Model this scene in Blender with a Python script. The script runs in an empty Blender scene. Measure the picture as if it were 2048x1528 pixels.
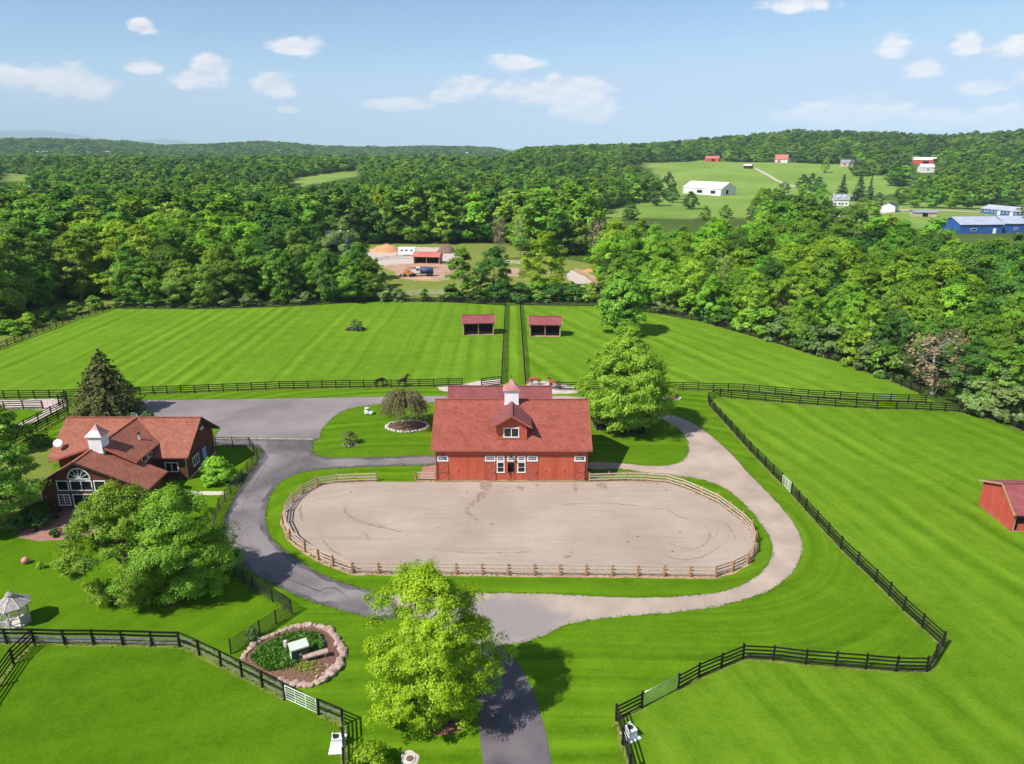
import bpy, bmesh, math, random
import numpy as np
from mathutils import Vector, Matrix, noise
R = math.radians
random.seed(7)
sc = bpy.context.scene
COL = sc.collection

# ------------------------------------------------------------------ camera
FPX = 1422.0; HORIZON = 300.0; CAMH = 38.0
PITCH = math.atan((764-HORIZON)/FPX)
cd = bpy.data.cameras.new('camera'); cam = bpy.data.objects.new('camera', cd); COL.objects.link(cam)
cam.location = (0, 0, CAMH); cam.rotation_euler = (math.pi/2-PITCH, 0, 0)
cd.sensor_width = 36.0; cd.lens = 36.0*FPX/2048.0
cd.clip_start = 0.5; cd.clip_end = 60000
sc.camera = cam

# ------------------------------------------------------------------ light
SUN_EL = 48.0; SHADOW_AZ = 34.0          # shadows fall 34 deg from +X towards +Y
w = bpy.data.worlds.new('World'); sc.world = w; w.use_nodes = True; w.cycles.sampling_method = 'MANUAL'; w.cycles.sample_map_resolution = 256
sd = bpy.data.lights.new('sun', 'SUN'); sun = bpy.data.objects.new('sun', sd); COL.objects.link(sun)
sd.energy = 5.0; sd.angle = R(0.5); sd.color = (1.0, 0.955, 0.88)
sun.rotation_euler = Vector((math.cos(R(SHADOW_AZ))*math.cos(R(SUN_EL)), math.sin(R(SHADOW_AZ))*math.cos(R(SUN_EL)), -math.sin(R(SUN_EL)))).to_track_quat('-Z', 'Y').to_euler()
sun.location = (-60, -40, 90)
sc.view_settings.view_transform = 'Standard'; sc.view_settings.look = 'None'
sc.view_settings.exposure = 0.40; sc.view_settings.gamma = 1.0
sc.cycles.max_bounces = 4; sc.cycles.diffuse_bounces = 2; sc.cycles.glossy_bounces = 2
sc.cycles.transmission_bounces = 3; sc.cycles.volume_bounces = 1; sc.cycles.transparent_max_bounces = 4
sc.cycles.caustics_reflective = False; sc.cycles.caustics_refractive = False
sc.cycles.use_denoising = True
sc.cycles.use_adaptive_sampling = True; sc.cycles.adaptive_threshold = 0.015

# pixel -> world
_s, _c = math.sin(PITCH), math.cos(PITCH)
def ray(px, py):
    x = (px-1024)/FPX; v = (764-py)/FPX
    return (x, _c+v*_s, -_s+v*_c)
def G(px, py, z=0.0):
    r = ray(px, py); t = (z-CAMH)/r[2]
    return (r[0]*t, r[1]*t)
def Zat(px, py, Y):
    r = ray(px, py); t = Y/r[1]
    return CAMH+r[2]*t
def PX(x, y, z):
    dz = z-CAMH; d = y*_c-dz*_s; u = y*_s+dz*_c
    return (1024+FPX*x/d, 764-FPX*u/d)
def MPP(y, z=0):                        # metres per photo pixel at depth
    return (y*_c-(z-CAMH)*_s)/FPX
def inpoly(x, y, P):
    c = False; j = len(P)-1
    for i in range(len(P)):
        xi, yi = P[i][0], P[i][1]; xj, yj = P[j][0], P[j][1]
        if (yi > y) != (yj > y) and x < (xj-xi)*(y-yi)/(yj-yi)+xi: c = not c
        j = i
    return c
def sstep(a, b, x):
    t = min(1, max(0, (x-a)/(b-a))); return t*t*(3-2*t)

# ------------------------------------------------------------------ world sky with clouds
nt = w.node_tree; N = nt.nodes; L = nt.links
for n in list(N): N.remove(n)
def nd(t, **k):
    n = N.new(t)
    for a, b in k.items(): setattr(n, a, b)
    return n
def mth(op, a, b=None, c=None, clamp=False):
    n = N.new('ShaderNodeMath'); n.operation = op; n.use_clamp = clamp
    for i, q in enumerate((a, b, c)):
        if q is None: continue
        if isinstance(q, (int, float)): n.inputs[i].default_value = q
        else: L.new(q, n.inputs[i])
    return n.outputs[0]
out = nd('ShaderNodeOutputWorld'); bg = nd('ShaderNodeBackground'); L.new(bg.outputs[0], out.inputs[0])
sky = nd('ShaderNodeTexSky'); sky.sky_type = 'NISHITA'; sky.sun_disc = False
sky.sun_elevation = R(SUN_EL); sky.sun_rotation = R(236); sky.altitude = 0; sky.air_density = 0.9; sky.dust_density = 0.0; sky.ozone_density = 4.0
bg.inputs[1].default_value = 0.104
tc = nd('ShaderNodeTexCoord'); sep = nd('ShaderNodeSeparateXYZ'); L.new(tc.outputs['Generated'], sep.inputs[0])
az = mth('ARCTAN2', sep.outputs[0], sep.outputs[1]); el = mth('ARCSINE', sep.outputs[2])
n1 = nd('ShaderNodeTexNoise'); n1.inputs['Scale'].default_value = 28; n1.inputs['Detail'].default_value = 7; n1.inputs['Roughness'].default_value = .58
mpn = nd('ShaderNodeMapping'); mpn.inputs['Scale'].default_value = (1, 1, 1.9); L.new(tc.outputs['Generated'], mpn.inputs[0]); L.new(mpn.outputs[0], n1.inputs['Vector'])
n1f = mth('SUBTRACT', n1.outputs[0], 0.5)
def dirpx(px, py):
    r = ray(px, py); l = math.sqrt(sum(q*q for q in r)); return math.atan2(r[0], r[1]), math.asin(r[2]/l)
CL = [(30,150,45,28),(95,160,85,34),(150,172,80,26),(205,172,35,16),(285,55,26,18),(282,133,40,15),(430,140,44,28),(395,158,50,18),(590,93,62,20),(548,172,48,22),(575,219,22,7),
      (1030,125,48,22),(940,172,46,18),(895,194,40,12),(800,208,60,14),(1060,185,80,22),(1130,185,105,32),(1160,215,70,26),(1190,232,40,14),(1600,8,75,16),(1790,88,36,26),(1855,136,44,19),(1935,85,32,24),(2030,92,52,24),(1965,178,62,15),
      (1650,228,100,26),(1745,225,70,30),(1700,246,80,16),(1880,240,80,22),(2010,240,70,32),(-120,120,120,40),(2200,150,150,50)]
vec = nd('ShaderNodeCombineXYZ'); L.new(az, vec.inputs[0]); L.new(el, vec.inputs[1])
field = None
for (cx, cy, wx, hy) in CL:
    a0, e0 = dirpx(cx, cy); a1, _ = dirpx(cx+wx, cy); _, e1 = dirpx(cx, cy-hy)
    ku, kv = 1/(abs(a1-a0)*1.2), 1/(abs(e1-e0)*1.2)
    q = nd('ShaderNodeVectorMath', operation='MULTIPLY_ADD'); L.new(vec.outputs[0], q.inputs[0]); q.inputs[1].default_value = (ku, kv, 0); q.inputs[2].default_value = (-a0*ku, -e0*kv, 0)
    q2 = nd('ShaderNodeVectorMath', operation='LENGTH'); L.new(q.outputs[0], q2.inputs[0])
    field = q2.outputs['Value'] if field is None else mth('SMOOTH_MIN', field, q2.outputs['Value'], 0.25)
field = mth('SUBTRACT', 1.0, field)
n2 = nd('ShaderNodeTexNoise'); n2.inputs['Scale'].default_value = 7; n2.inputs['Detail'].default_value = 2
mp = nd('ShaderNodeMapping'); mp.inputs['Scale'].default_value = (1, 1, 2.6); L.new(tc.outputs['Generated'], mp.inputs[0]); L.new(mp.outputs[0], n2.inputs['Vector'])
offm = nd('ShaderNodeMapRange'); offm.inputs[1].default_value = R(38); offm.inputs[2].default_value = R(44); L.new(mth('ABSOLUTE', az), offm.inputs[0])
upm = nd('ShaderNodeMapRange'); upm.inputs[1].default_value = R(14); upm.inputs[2].default_value = R(19); L.new(el, upm.inputs[0])
gen = mth('MULTIPLY', mth('SUBTRACT', n2.outputs[0], 0.56), 4.0)
gen = mth('SUBTRACT', gen, mth('MULTIPLY', mth('SUBTRACT', 1.0, mth('MAXIMUM', offm.outputs[0], upm.outputs[0])), 4.0))
field = mth('MAXIMUM', field, gen)
fld = mth('ADD', mth('MULTIPLY', n1f, 1.9), field)
cm = nd('ShaderNodeMapRange'); cm.interpolation_type = 'SMOOTHSTEP'; cm.inputs[1].default_value = -0.04; cm.inputs[2].default_value = 0.52; L.new(fld, cm.inputs[0])
cm2 = mth('MULTIPLY', cm.outputs[0], 0.93)
hs = nd('ShaderNodeHueSaturation'); hs.inputs['Saturation'].default_value = 1.0; L.new(sky.outputs[0], hs.inputs['Color'])
mx = nd('ShaderNodeMix', data_type='RGBA'); L.new(cm2, mx.inputs[0]); lim = nd('ShaderNodeVectorMath', operation='MINIMUM'); L.new(hs.outputs[0], lim.inputs[0]); lim.inputs[1].default_value = (4.0, 5.1, 6.8); L.new(lim.outputs[0], mx.inputs[6]); 
n1b = nd('ShaderNodeTexNoise'); n1b.inputs['Scale'].default_value = 28; n1b.inputs['Detail'].default_value = 4; n1b.inputs['Roughness'].default_value = .58
ofs = nd('ShaderNodeVectorMath', operation='ADD'); L.new(mpn.outputs[0], ofs.inputs[0]); ofs.inputs[1].default_value = (-.004, 0, .011); L.new(ofs.outputs[0], n1b.inputs['Vector'])
shd = mth('ADD', mth('MULTIPLY', mth('SUBTRACT', n1.outputs[0], n1b.outputs[0]), 3.0), 0.62, clamp=True)  # paler tops and greyer undersides: shading put into the cloud colour
cc = nd('ShaderNodeMix', data_type='RGBA'); L.new(shd, cc.inputs[0]); cc.inputs[6].default_value = (5.7, 5.9, 6.6, 1); cc.inputs[7].default_value = (7.7, 7.35, 7.4, 1); L.new(cc.outputs[2], mx.inputs[7])
L.new(mx.outputs[2], bg.inputs[0])

# ------------------------------------------------------------------ materials
RING_C = (0.6, 67.6); RING_A = 17.5
MAT = {}
class NT:
    def __init__(s, name):
        s.m = bpy.data.materials.new(name); s.m.use_nodes = True; MAT[name] = s.m
        s.t = s.m.node_tree; s.N = s.t.nodes; s.L = s.t.links
        for n in list(s.N): s.N.remove(n)
        s.out = s.N.new('ShaderNodeOutputMaterial')
    def n(s, t, ins=None, **k):
        q = s.N.new(t)
        for a, b in k.items(): setattr(q, a, b)
        for a, b in (ins or {}).items():
            if hasattr(b, 'links'): s.L.new(b, q.inputs[a])
            else: q.inputs[a].default_value = b
        return q
    def math(s, op, *a, clamp=False):
        q = s.N.new('ShaderNodeMath'); q.operation = op; q.use_clamp = clamp
        for i, b in enumerate(a):
            if hasattr(b, 'links'): s.L.new(b, q.inputs[i])
            else: q.inputs[i].default_value = b
        return q.outputs[0]
    def mix(s, f, a, b, blend='MIX'):
        q = s.N.new('ShaderNodeMix'); q.data_type = 'RGBA'; q.blend_type = blend
        for i, v in ((0, f), (6, a), (7, b)):
            if hasattr(v, 'links'): s.L.new(v, q.inputs[i])
            elif i: q.inputs[i].default_value = (*v, 1)
            else: q.inputs[i].default_value = v
        return q.outputs[2]
    def pos(s): return s.n('ShaderNodeNewGeometry').outputs['Position']
    def noise(s, v, scale, detail=4, rough=.55, dist=0):
        return s.n('ShaderNodeTexNoise', {'Vector': v, 'Scale': scale, 'Detail': detail, 'Roughness': rough, 'Distortion': dist}).outputs[0]
    def ramp(s, f, a, b):
        return s.n('ShaderNodeMapRange', {0: f, 1: a, 2: b}).outputs[0]
    def scale(s, v, sx, sy, sz, rz=0):
        return s.n('ShaderNodeMapping', {'Vector': v, 'Scale': (sx, sy, sz), 'Rotation': (0, 0, rz)}).outputs[0]
    def bsdf(s, col, rough=.8, bump=None, bstr=.3, bdist=.02, spec=.3, metal=0):
        p = s.n('ShaderNodeBsdfPrincipled', {'Roughness': rough, 'Specular IOR Level': spec, 'Metallic': metal})
        if hasattr(col, 'links'): s.L.new(col, p.inputs['Base Color'])
        else: p.inputs['Base Color'].default_value = (*col, 1)
        if bump is not None:
            b = s.n('ShaderNodeBump', {'Height': bump, 'Strength': bstr, 'Distance': bdist}); s.L.new(b.outputs[0], p.inputs['Normal'])
        s.L.new(p.outputs[0], s.out.inputs[0]); return s.m
def pm(name, c1, c2, scale=2.0, rough=.8, bump=0.0, spec=.3, metal=0, detail=5):
    t = NT(name); v = t.pos(); f = t.noise(v, scale, detail)
    c = t.mix(t.ramp(f, .32, .68), c1, c2)
    return t.bsdf(c, rough, f if bump else None, bump, .03, spec, metal)

def lawn(name, stripe=None, ring=False, dark=(.080,.165,.006), light=(.150,.265,.022), width=2.2, amt=.30, wob=5):
    """mown grass; stripe = direction of the mower in radians (world), ring = stripes round the riding ring"""
    t = NT(name); v = t.pos()
    big = t.ramp(t.noise(v, .035, 4), .3, .7); med = t.ramp(t.noise(v, .35, 5, .65), .28, .72); fin = t.ramp(t.noise(v, 3.2, 4, .8), .25, .75)
    sp = t.n('ShaderNodeSeparateXYZ', {0: v})
    if ring:
        x = t.math('SUBTRACT', sp.outputs[0], RING_C[0]); y = t.math('SUBTRACT', sp.outputs[1], RING_C[1])
        xa = t.math('MAXIMUM', t.math('SUBTRACT', t.math('ABSOLUTE', x), RING_A), 0.0)
        d = t.math('SQRT', t.math('ADD', t.math('MULTIPLY', xa, xa), t.math('MULTIPLY', y, y)))
    else:
        a = stripe or 0.0
        d = t.math('ADD', t.math('MULTIPLY', sp.outputs[0], -math.sin(a)), t.math('MULTIPLY', sp.outputs[1], math.cos(a)))
    al = t.scale(v, .03, .03, .03)
    d = t.math('ADD', d, t.math('MULTIPLY', t.noise(v, .03, 3), wob))
    dn = t.n('ShaderNodeTexNoise', {'W': t.math('MULTIPLY', d, 1.0/width), 'Scale': 1.0, 'Detail': 3.0, 'Roughness': .6}, noise_dimensions='1D').outputs[0]
    wv = t.math('MULTIPLY', t.math('ADD', t.math('SINE', t.math('MULTIPLY', d, 2*math.pi/(width*2))), 1.0), .5)
    st = t.math('ADD', t.math('MULTIPLY', wv, .40), t.math('MULTIPLY', t.ramp(dn, .25, .75), .60))
    brk = t.ramp(t.noise(v, .07, 4, .6), .22, .60)
    fin2 = t.ramp(t.noise(v, 9.0, 3, .8), .25, .75)
    cen = lambda q, k: t.math('MULTIPLY', t.math('SUBTRACT', q, .5), k)
    f = t.math('ADD', .5, t.math('MULTIPLY', cen(st, amt*2.2), brk))
    pt = t.ramp(t.noise(v, 1.1, 5, .7), .3, .7)
    for q, k in ((big,.40),(med,.44),(pt,.30),(fin,.56),(fin2,.50)): f = t.math('ADD', f, cen(q, k))
    f = t.math('MAXIMUM', t.math('MINIMUM', f, 1.0), 0.0)
    c = t.mix(f, dark, light)
    dry = t.ramp(t.noise(v, .12, 6, .75), .66, .82)
    c = t.mix(t.math('MULTIPLY', dry, .35), c, (.24,.25,.05))
    hb = t.math('ADD', t.noise(v, 7, 4, .8), t.math('MULTIPLY', fin, .6))
    return t.bsdf(c, .95, hb, .55, .05, .02)

pm('black_wood', (.010,.009,.009), (.022,.020,.020), 3, .7, .2, .15)
pm('sunlit_plank', (.09,.085,.085), (.26,.25,.25), 5, .85, .3)  # black fence boards that catch the sun, their light put into a grey colour
pm('ring_rail', (.40,.285,.215), (.58,.45,.355), 4, .85, .3)
pm('ring_post', (.36,.155,.075), (.50,.26,.14), 4, .85, .3)
pm('white_paint', (.82,.82,.82), (.89,.89,.89), 1.5, .5, 0, .4)
pm('off_white', (.56,.56,.54), (.68,.68,.66), 2, .6)
pm('aged_white_wood', (.46,.42,.37), (.66,.63,.58), 5, .8, .2)
pm('gazebo_shingle', (.20,.18,.17), (.44,.40,.37), 6, .85, .3)
pm('galvanized', (.52,.53,.55), (.66,.67,.69), 3, .35, 0, .5, .85)
pm('dark_iron', (.015,.014,.014), (.03,.028,.028), 3, .5)
pm('soil', (.10,.055,.035), (.19,.115,.08), 5, .95, .6)
pm('mulch', (.10,.045,.032), (.24,.125,.09), 7, .95, .8)
pm('field_stone', (.30,.20,.165), (.50,.36,.30), 2.5, .9, .5)
pm('pale_stone', (.42,.38,.33), (.66,.61,.55), 3, .9, .4)
pm('brick_paving', (.25,.12,.10), (.40,.22,.18), 5, .9, .3)
pm('path_stone', (.48,.42,.32), (.62,.56,.44), 3, .9, .3)
pm('bark', (.055,.040,.030), (.16,.125,.10), 5, .95, .7)
pm('pale_bark', (.25,.21,.17), (.46,.41,.35), 4, .95, .5)
pm('dirt', (.33,.20,.13), (.50,.33,.23), .35, .95, .4)
pm('orange_dirt', (.48,.22,.10), (.62,.33,.17), .6, .95, .6)
pm('brush', (.12,.07,.055), (.24,.15,.12), 1.5, .95, .8)
pm('gravel_pale', (.42,.345,.30), (.58,.49,.43), .9, .95, .3)
pm('concrete', (.62,.61,.57), (.76,.75,.71), 3, .85)
pm('utility_green', (.50,.56,.46), (.58,.63,.53), 3, .5)
pm('dark_green_steel', (.025,.05,.042), (.035,.06,.052), 3, .45)
pm('blue_siding', (.020,.085,.29), (.032,.115,.36), .4, .55)
pm('blue_roof', (.33,.36,.44), (.42,.45,.53), .3, .5)
pm('white_siding', (.66,.66,.67), (.76,.76,.77), .4, .6)
pm('arena_roof', (.76,.76,.78), (.86,.86,.87), .1, .45)
pm('grey_roof', (.20,.21,.25), (.30,.31,.36), .5, .7)
pm('dark_roof', (.05,.05,.055), (.085,.085,.09), .5, .8)
pm('red_siding', (.46,.055,.040), (.56,.085,.060), .6, .7)
pm('tin_red', (.44,.12,.09), (.54,.18,.14), .8, .5)
pm('tan_siding', (.42,.31,.24), (.55,.43,.34), .6, .8)
pm('truck_blue', (.03,.05,.15), (.06,.08,.2), 1, .5, 0, .3)
pm('loader_orange', (.42,.17,.05), (.55,.25,.09), 1.5, .6)
pm('tyre', (.02,.018,.017), (.04,.036,.033), 3, .9)
pm('tarp_white', (.66,.66,.66), (.82,.82,.82), 1.2, .5, .4)
pm('tan_wood', (.38,.22,.14), (.52,.34,.22), 2, .85)
pm('shaded_inside', (.030,.016,.013), (.055,.03,.024), 2, .95)  # near-black colour that carries the shade of an open shed
pm('horse_dark', (.012,.008,.007), (.028,.018,.015), 3, .5)
pm('horse_bay', (.055,.016,.010), (.10,.03,.018), 3, .5)
pm('horse_chestnut', (.26,.065,.025), (.36,.105,.045), 3, .5)
pm('ball_pink', (.58,.22,.22), (.66,.28,.27), 4, .5)
pm('blue_door', (.22,.42,.72), (.26,.47,.78), 2, .4)
pm('pink_gate', (.55,.34,.31), (.64,.42,.39), 2, .7)
t = NT('glass_dark'); t.bsdf((.012,.016,.018), .06, spec=.6)
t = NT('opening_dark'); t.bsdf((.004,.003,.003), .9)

def siding(name, c1, c2, groove=.30, axis='x'):
    t = NT(name); v = t.pos(); sp = t.n('ShaderNodeSeparateXYZ', {0: v})
    h = t.math('ADD', sp.outputs[0], sp.outputs[1]) if axis == 'x' else sp.outputs[2]
    fr = t.math('FRACT', t.math('DIVIDE', h, groove))
    g = t.math('LESS_THAN', fr, .09)
    idn = t.n('ShaderNodeTexWhiteNoise', {'W': t.math('FLOOR', t.math('DIVIDE', h, groove))}, noise_dimensions='1D').outputs[0]
    f = t.math('ADD', t.math('MULTIPLY', t.ramp(t.noise(t.scale(v, 1, 1, .35), 1.6, 5), .3, .7), .7), t.math('MULTIPLY', idn, .3))
    c = t.mix(f, c1, c2)
    c = t.mix(t.math('MULTIPLY', g, .35), c, tuple(q*.35 for q in c1))
    spl = t.math('MULTIPLY', t.ramp(sp.outputs[2], .55, .0), t.ramp(t.noise(v, 2.5, 4), .35, .65))
    c = t.mix(t.math('MULTIPLY', spl, .5), c, (.36,.24,.18))
    return t.bsdf(c, .75, t.math('SUBTRACT', 1.0, g), .5, .02, .2)
siding('barn_siding', (.450,.088,.046), (.560,.128,.074), .31)
siding('shed_siding', (.44,.070,.045), (.54,.100,.068), .60)
siding('house_siding', (.100,.034,.022), (.165,.056,.036), .2, 'z')
siding('stain_wood', (.11,.075,.055), (.20,.145,.11), .2)
def shingle(name, c1, c2, row=.16):
    t = NT(name); v = t.pos(); sp = t.n('ShaderNodeSeparateXYZ', {0: v})
    rowi = t.math('DIVIDE', sp.outputs[2], row); ri = t.math('FLOOR', rowi)
    cell = t.math('FLOOR', t.math('ADD', t.math('DIVIDE', t.math('ADD', sp.outputs[0], sp.outputs[1]), .30), t.math('MULTIPLY', ri, .37)))
    cv = t.n('ShaderNodeCombineXYZ', {0: cell, 1: ri}).outputs[0]
    wn = t.n('ShaderNodeTexWhiteNoise', {'Vector': cv}, noise_dimensions='2D').outputs[0]
    f = t.math('ADD', t.math('MULTIPLY', wn, .55), t.math('MULTIPLY', t.ramp(t.noise(v, .8, 5), .3, .7), .45))
    c = t.mix(f, c1, c2)
    ln = t.math('LESS_THAN', t.math('FRACT', rowi), .2)
    c = t.mix(t.math('MULTIPLY', ln, .3), c, tuple(q*.4 for q in c1))
    return t.bsdf(c, .9, t.math('ADD', t.math('FRACT', rowi), t.math('MULTIPLY', wn, .4)), .4, .02, .15)
shingle('barn_shingle', (.225,.056,.040), (.360,.108,.078))
shingle('rear_shingle', (.185,.055,.055), (.28,.095,.095))
shingle('house_shingle', (.235,.080,.052), (.385,.150,.100))
shingle('shed_shingle', (.215,.055,.060), (.315,.100,.105))
pm('copper_roof', (.36,.13,.12), (.56,.30,.28), 1.2, .4, 0, .5)
pm('trim_red', (.33,.085,.06), (.42,.125,.09), 2, .8)
pm('trim_brown', (.030,.018,.014), (.05,.03,.024), 2, .8)

# asphalt with pale wheel wear, gravel, sand
t = NT('asphalt'); v = t.pos()
wear = t.ramp(t.noise(t.scale(v, 1, 1, 1), .16, 5, .6, .6), .36, .62); sp_ = t.noise(v, 14, 3, .8); pat = t.ramp(t.noise(v, .06, 3), .38, .6)
c = t.mix(wear, (.095,.086,.089), (.240,.213,.210)); c = t.mix(t.math('MULTIPLY', pat, .45), c, (.31,.27,.255)); c = t.mix(t.math('MULTIPLY', t.ramp(sp_, .35, .75), .25), c, (.10,.09,.10))
crk = t.n('ShaderNodeTexVoronoi', {'Vector': t.n('ShaderNodeVectorMath', {0: v, 1: t.n('ShaderNodeVectorMath', {0: t.n('ShaderNodeTexNoise', {'Vector': v, 'Scale': .5}).outputs[1], 3: 2.2}, operation='SCALE').outputs[0]}, operation='ADD').outputs[0], 'Scale': .12}, feature='DISTANCE_TO_EDGE').outputs[0]
c = t.mix(t.math('MULTIPLY', t.ramp(crk, .006, .002), .30), c, (.06,.052,.055))
t.bsdf(c, .85, sp_, .25, .01, .2)
t = NT('asphalt_dark'); v = t.pos(); sp_ = t.noise(v, 14, 3, .8)
c = t.mix(t.ramp(t.noise(v, .25, 5), .35, .65), (.075,.066,.072), (.17,.152,.158)); c = t.mix(t.math('MULTIPLY', t.ramp(sp_, .35, .75), .25), c, (.04,.037,.04)); t.bsdf(c, .8, sp_, .25, .01, .25)
t = NT('gravel'); v = t.pos(); gx, gy = G(985,1245); ap = t.n('ShaderNodeVectorMath', {0: t.n('ShaderNodeVectorMath', {0: v, 1: (gx, gy, 0)}, operation='SUBTRACT').outputs[0], 1: (.55, 1, 1)}, operation='MULTIPLY').outputs[0]; ap = t.n('ShaderNodeVectorMath', {0: ap}, operation='LENGTH').outputs['Value']; ap = t.math('ADD', ap, t.math('MULTIPLY', t.noise(v, .5, 5, .7), 5.0)); a = t.noise(v, 9, 3, .85); b = t.ramp(t.noise(v, .22, 5, .6), .35, .65)
c = t.mix(b, (.35,.272,.220), (.49,.388,.316)); c = t.mix(t.math('MULTIPLY', t.ramp(a, .4, .7), .45), c, (.24,.195,.17)); c = t.mix(t.n('ShaderNodeMapRange', {0: ap, 1: 7.6, 2: 4.6}, interpolation_type='SMOOTHSTEP').outputs[0], c, t.mix(t.ramp(t.noise(v, 9, 3, .9), .35, .70), (.315,.278,.262), (.20,.178,.172))); t.bsdf(c, .95, a, .5, .03, .1)
t = NT('gravel_grey'); v = t.pos(); a = t.noise(v, 6, 3, .9); b = t.ramp(t.noise(v, .3, 5, .6), .35, .65)
c = t.mix(b, (.27,.245,.245), (.43,.385,.37)); c = t.mix(t.math('MULTIPLY', t.ramp(a, .42, .66), .6), c, (.14,.125,.13)); t.bsdf(c, .95, a, .5, .03, .1)
t = NT('parking'); v = t.pos(); a = t.noise(v, 9, 3, .85); b = t.ramp(t.noise(v, .09, 5, .6), .35, .65)
c = t.mix(b, (.190,.165,.162), (.300,.258,.250)); c = t.mix(t.math('MULTIPLY', t.ramp(a, .4, .7), .25), c, (.16,.14,.137)); t.bsdf(c, .95, a, .4, .02, .1)
t = NT('sand'); v = t.pos()
tr = t.noise(t.scale(v, .12, 1.1, 1), 1.1, 5, .6, 1.2); a = t.noise(v, 5, 4, .8); b = t.ramp(t.noise(v, .12, 4), .35, .65)
c = t.mix(b, (.345,.276,.225), (.420,.342,.283)); c = t.mix(t.math('MULTIPLY', t.ramp(tr, .50, .66), .30), c, (.285,.210,.168))
arc = t.n('ShaderNodeTexWave', {'Vector': t.n('ShaderNodeVectorMath', {0: v, 1: (17.0, 63.5, 0)}, operation='SUBTRACT').outputs[0], 'Scale': .42, 'Distortion': 5.0, 'Detail': 3, 'Detail Scale': .6}, wave_type='RINGS', rings_direction='Z').outputs[0]
arcm = t.ramp(t.noise(v, .10, 3), .50, .62)
c = t.mix(t.math('MULTIPLY', t.math('MULTIPLY', t.ramp(arc, .80, 1.0), arcm), .16), c, (.30,.225,.18))
sx = t.n('ShaderNodeSeparateXYZ', {0: v}); xa = t.math('MAXIMUM', t.math('SUBTRACT', t.math('ABSOLUTE', t.math('SUBTRACT', sx.outputs[0], RING_C[0])), RING_A), 0.0); ya = t.math('SUBTRACT', sx.outputs[1], RING_C[1])
dd = t.math('ADD', t.math('SQRT', t.math('ADD', t.math('MULTIPLY', xa, xa), t.math('MULTIPLY', ya, ya))), t.math('MULTIPLY', t.noise(v, .18, 4, .6), 3.0))
hl = t.n('ShaderNodeTexNoise', {'W': t.math('MULTIPLY', dd, 1.5), 'Scale': 1.0, 'Detail': 4.0, 'Roughness': .7}, noise_dimensions='1D').outputs[0]
c = t.mix(t.math('MULTIPLY', t.math('MULTIPLY', t.ramp(hl, .50, .72), t.ramp(t.noise(v, .14, 4), .35, .6)), .42), c, (.27,.20,.155))
hp = t.n('ShaderNodeTexVoronoi', {'Vector': v, 'Scale': 2.4}).outputs['Distance']
c = t.mix(t.math('MULTIPLY', t.math('MULTIPLY', t.ramp(hp, .30, .16), t.ramp(t.noise(v, .3, 4), .45, .62)), .30), c, (.25,.185,.145))
dot = t.n('ShaderNodeTexVoronoi', {'Vector': v, 'Scale': .42}).outputs['Distance']
c = t.mix(t.math('MULTIPLY', t.ramp(dot, .075, .045), .75), c, (.10,.07,.052))
t.bsdf(c, .97, t.math('ADD', a, tr), .4, .04, .08)
t = NT('wet_sand'); v = t.pos(); t.bsdf(t.mix(t.ramp(t.noise(v, 3.5, 5, .7), .35, .65), (.185,.122,.092), (.400,.305,.25)), .9, t.noise(v, 6, 4), .5, .03)

# foliage: tint is stored per leaf clump; colour also shifts a little from tree to tree
def leaf(name, dark, light, trans=.38, k=2.1):
    dark = tuple(q*k for q in dark); light = tuple(q*k for q in light)
    t = NT(name)
    at = t.n('ShaderNodeAttribute', attribute_name='tint').outputs['Fac']; ob = t.n('ShaderNodeObjectInfo').outputs['Random']
    c = t.mix(at, dark, light)
    h = t.n('ShaderNodeHueSaturation', {'Hue': t.math('ADD', .484, t.math('MULTIPLY', ob, .032)), 'Saturation': 1.0, 'Value': t.math('ADD', .70, t.math('MULTIPLY', t.math('FRACT', t.math('MULTIPLY', ob, 7.31)), .58)), 'Color': c}).outputs[0]
    d = t.n('ShaderNodeBsdfDiffuse', {'Color': h}); tr = t.n('ShaderNodeBsdfTranslucent', {'Color': h}); gl = t.n('ShaderNodeBsdfGlossy', {'Roughness': .45, 'Color': (.9,.95,1,1)})
    m1 = t.n('ShaderNodeMixShader', {0: trans, 1: d.outputs[0], 2: tr.outputs[0]}); m2 = t.n('ShaderNodeMixShader', {0: .014, 1: m1.outputs[0], 2: gl.outputs[0]})
    t.L.new(m2.outputs[0], t.out.inputs[0]); return t.m
leaf('leaf_bright', (.140,.232,.004), (.330,.420,.016), k=1.6)
leaf('leaf_fresh', (.076,.180,.008), (.205,.330,.026), k=1.85)
leaf('leaf_mid', (.048,.122,.008), (.124,.226,.022))
leaf('leaf_dark', (.024,.072,.009), (.070,.146,.021))
leaf('leaf_olive', (.072,.132,.012), (.172,.258,.032))
leaf('leaf_yellow', (.125,.210,.010), (.270,.370,.028), k=1.55)
leaf('leaf_grey', (.062,.105,.024), (.150,.205,.062))
leaf('leaf_brown', (.15,.105,.05), (.30,.235,.13), k=1.3)
leaf('leaf_conifer', (.044,.058,.014), (.125,.130,.038), .15, 1.6)
leaf('leaf_blue', (.024,.058,.022), (.062,.110,.042), .12, 1.4)
leaf('leaf_weep', (.105,.105,.030), (.245,.245,.085), k=1.5)
leaf('leaf_cover', (.035,.12,.008), (.13,.28,.03), k=1.5)
leaf('leaf_grass', (.055,.125,.004), (.15,.25,.012), k=1.2)
leaf('leaf_hay', (.15,.16,.03), (.30,.28,.09), k=1.2)
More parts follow.
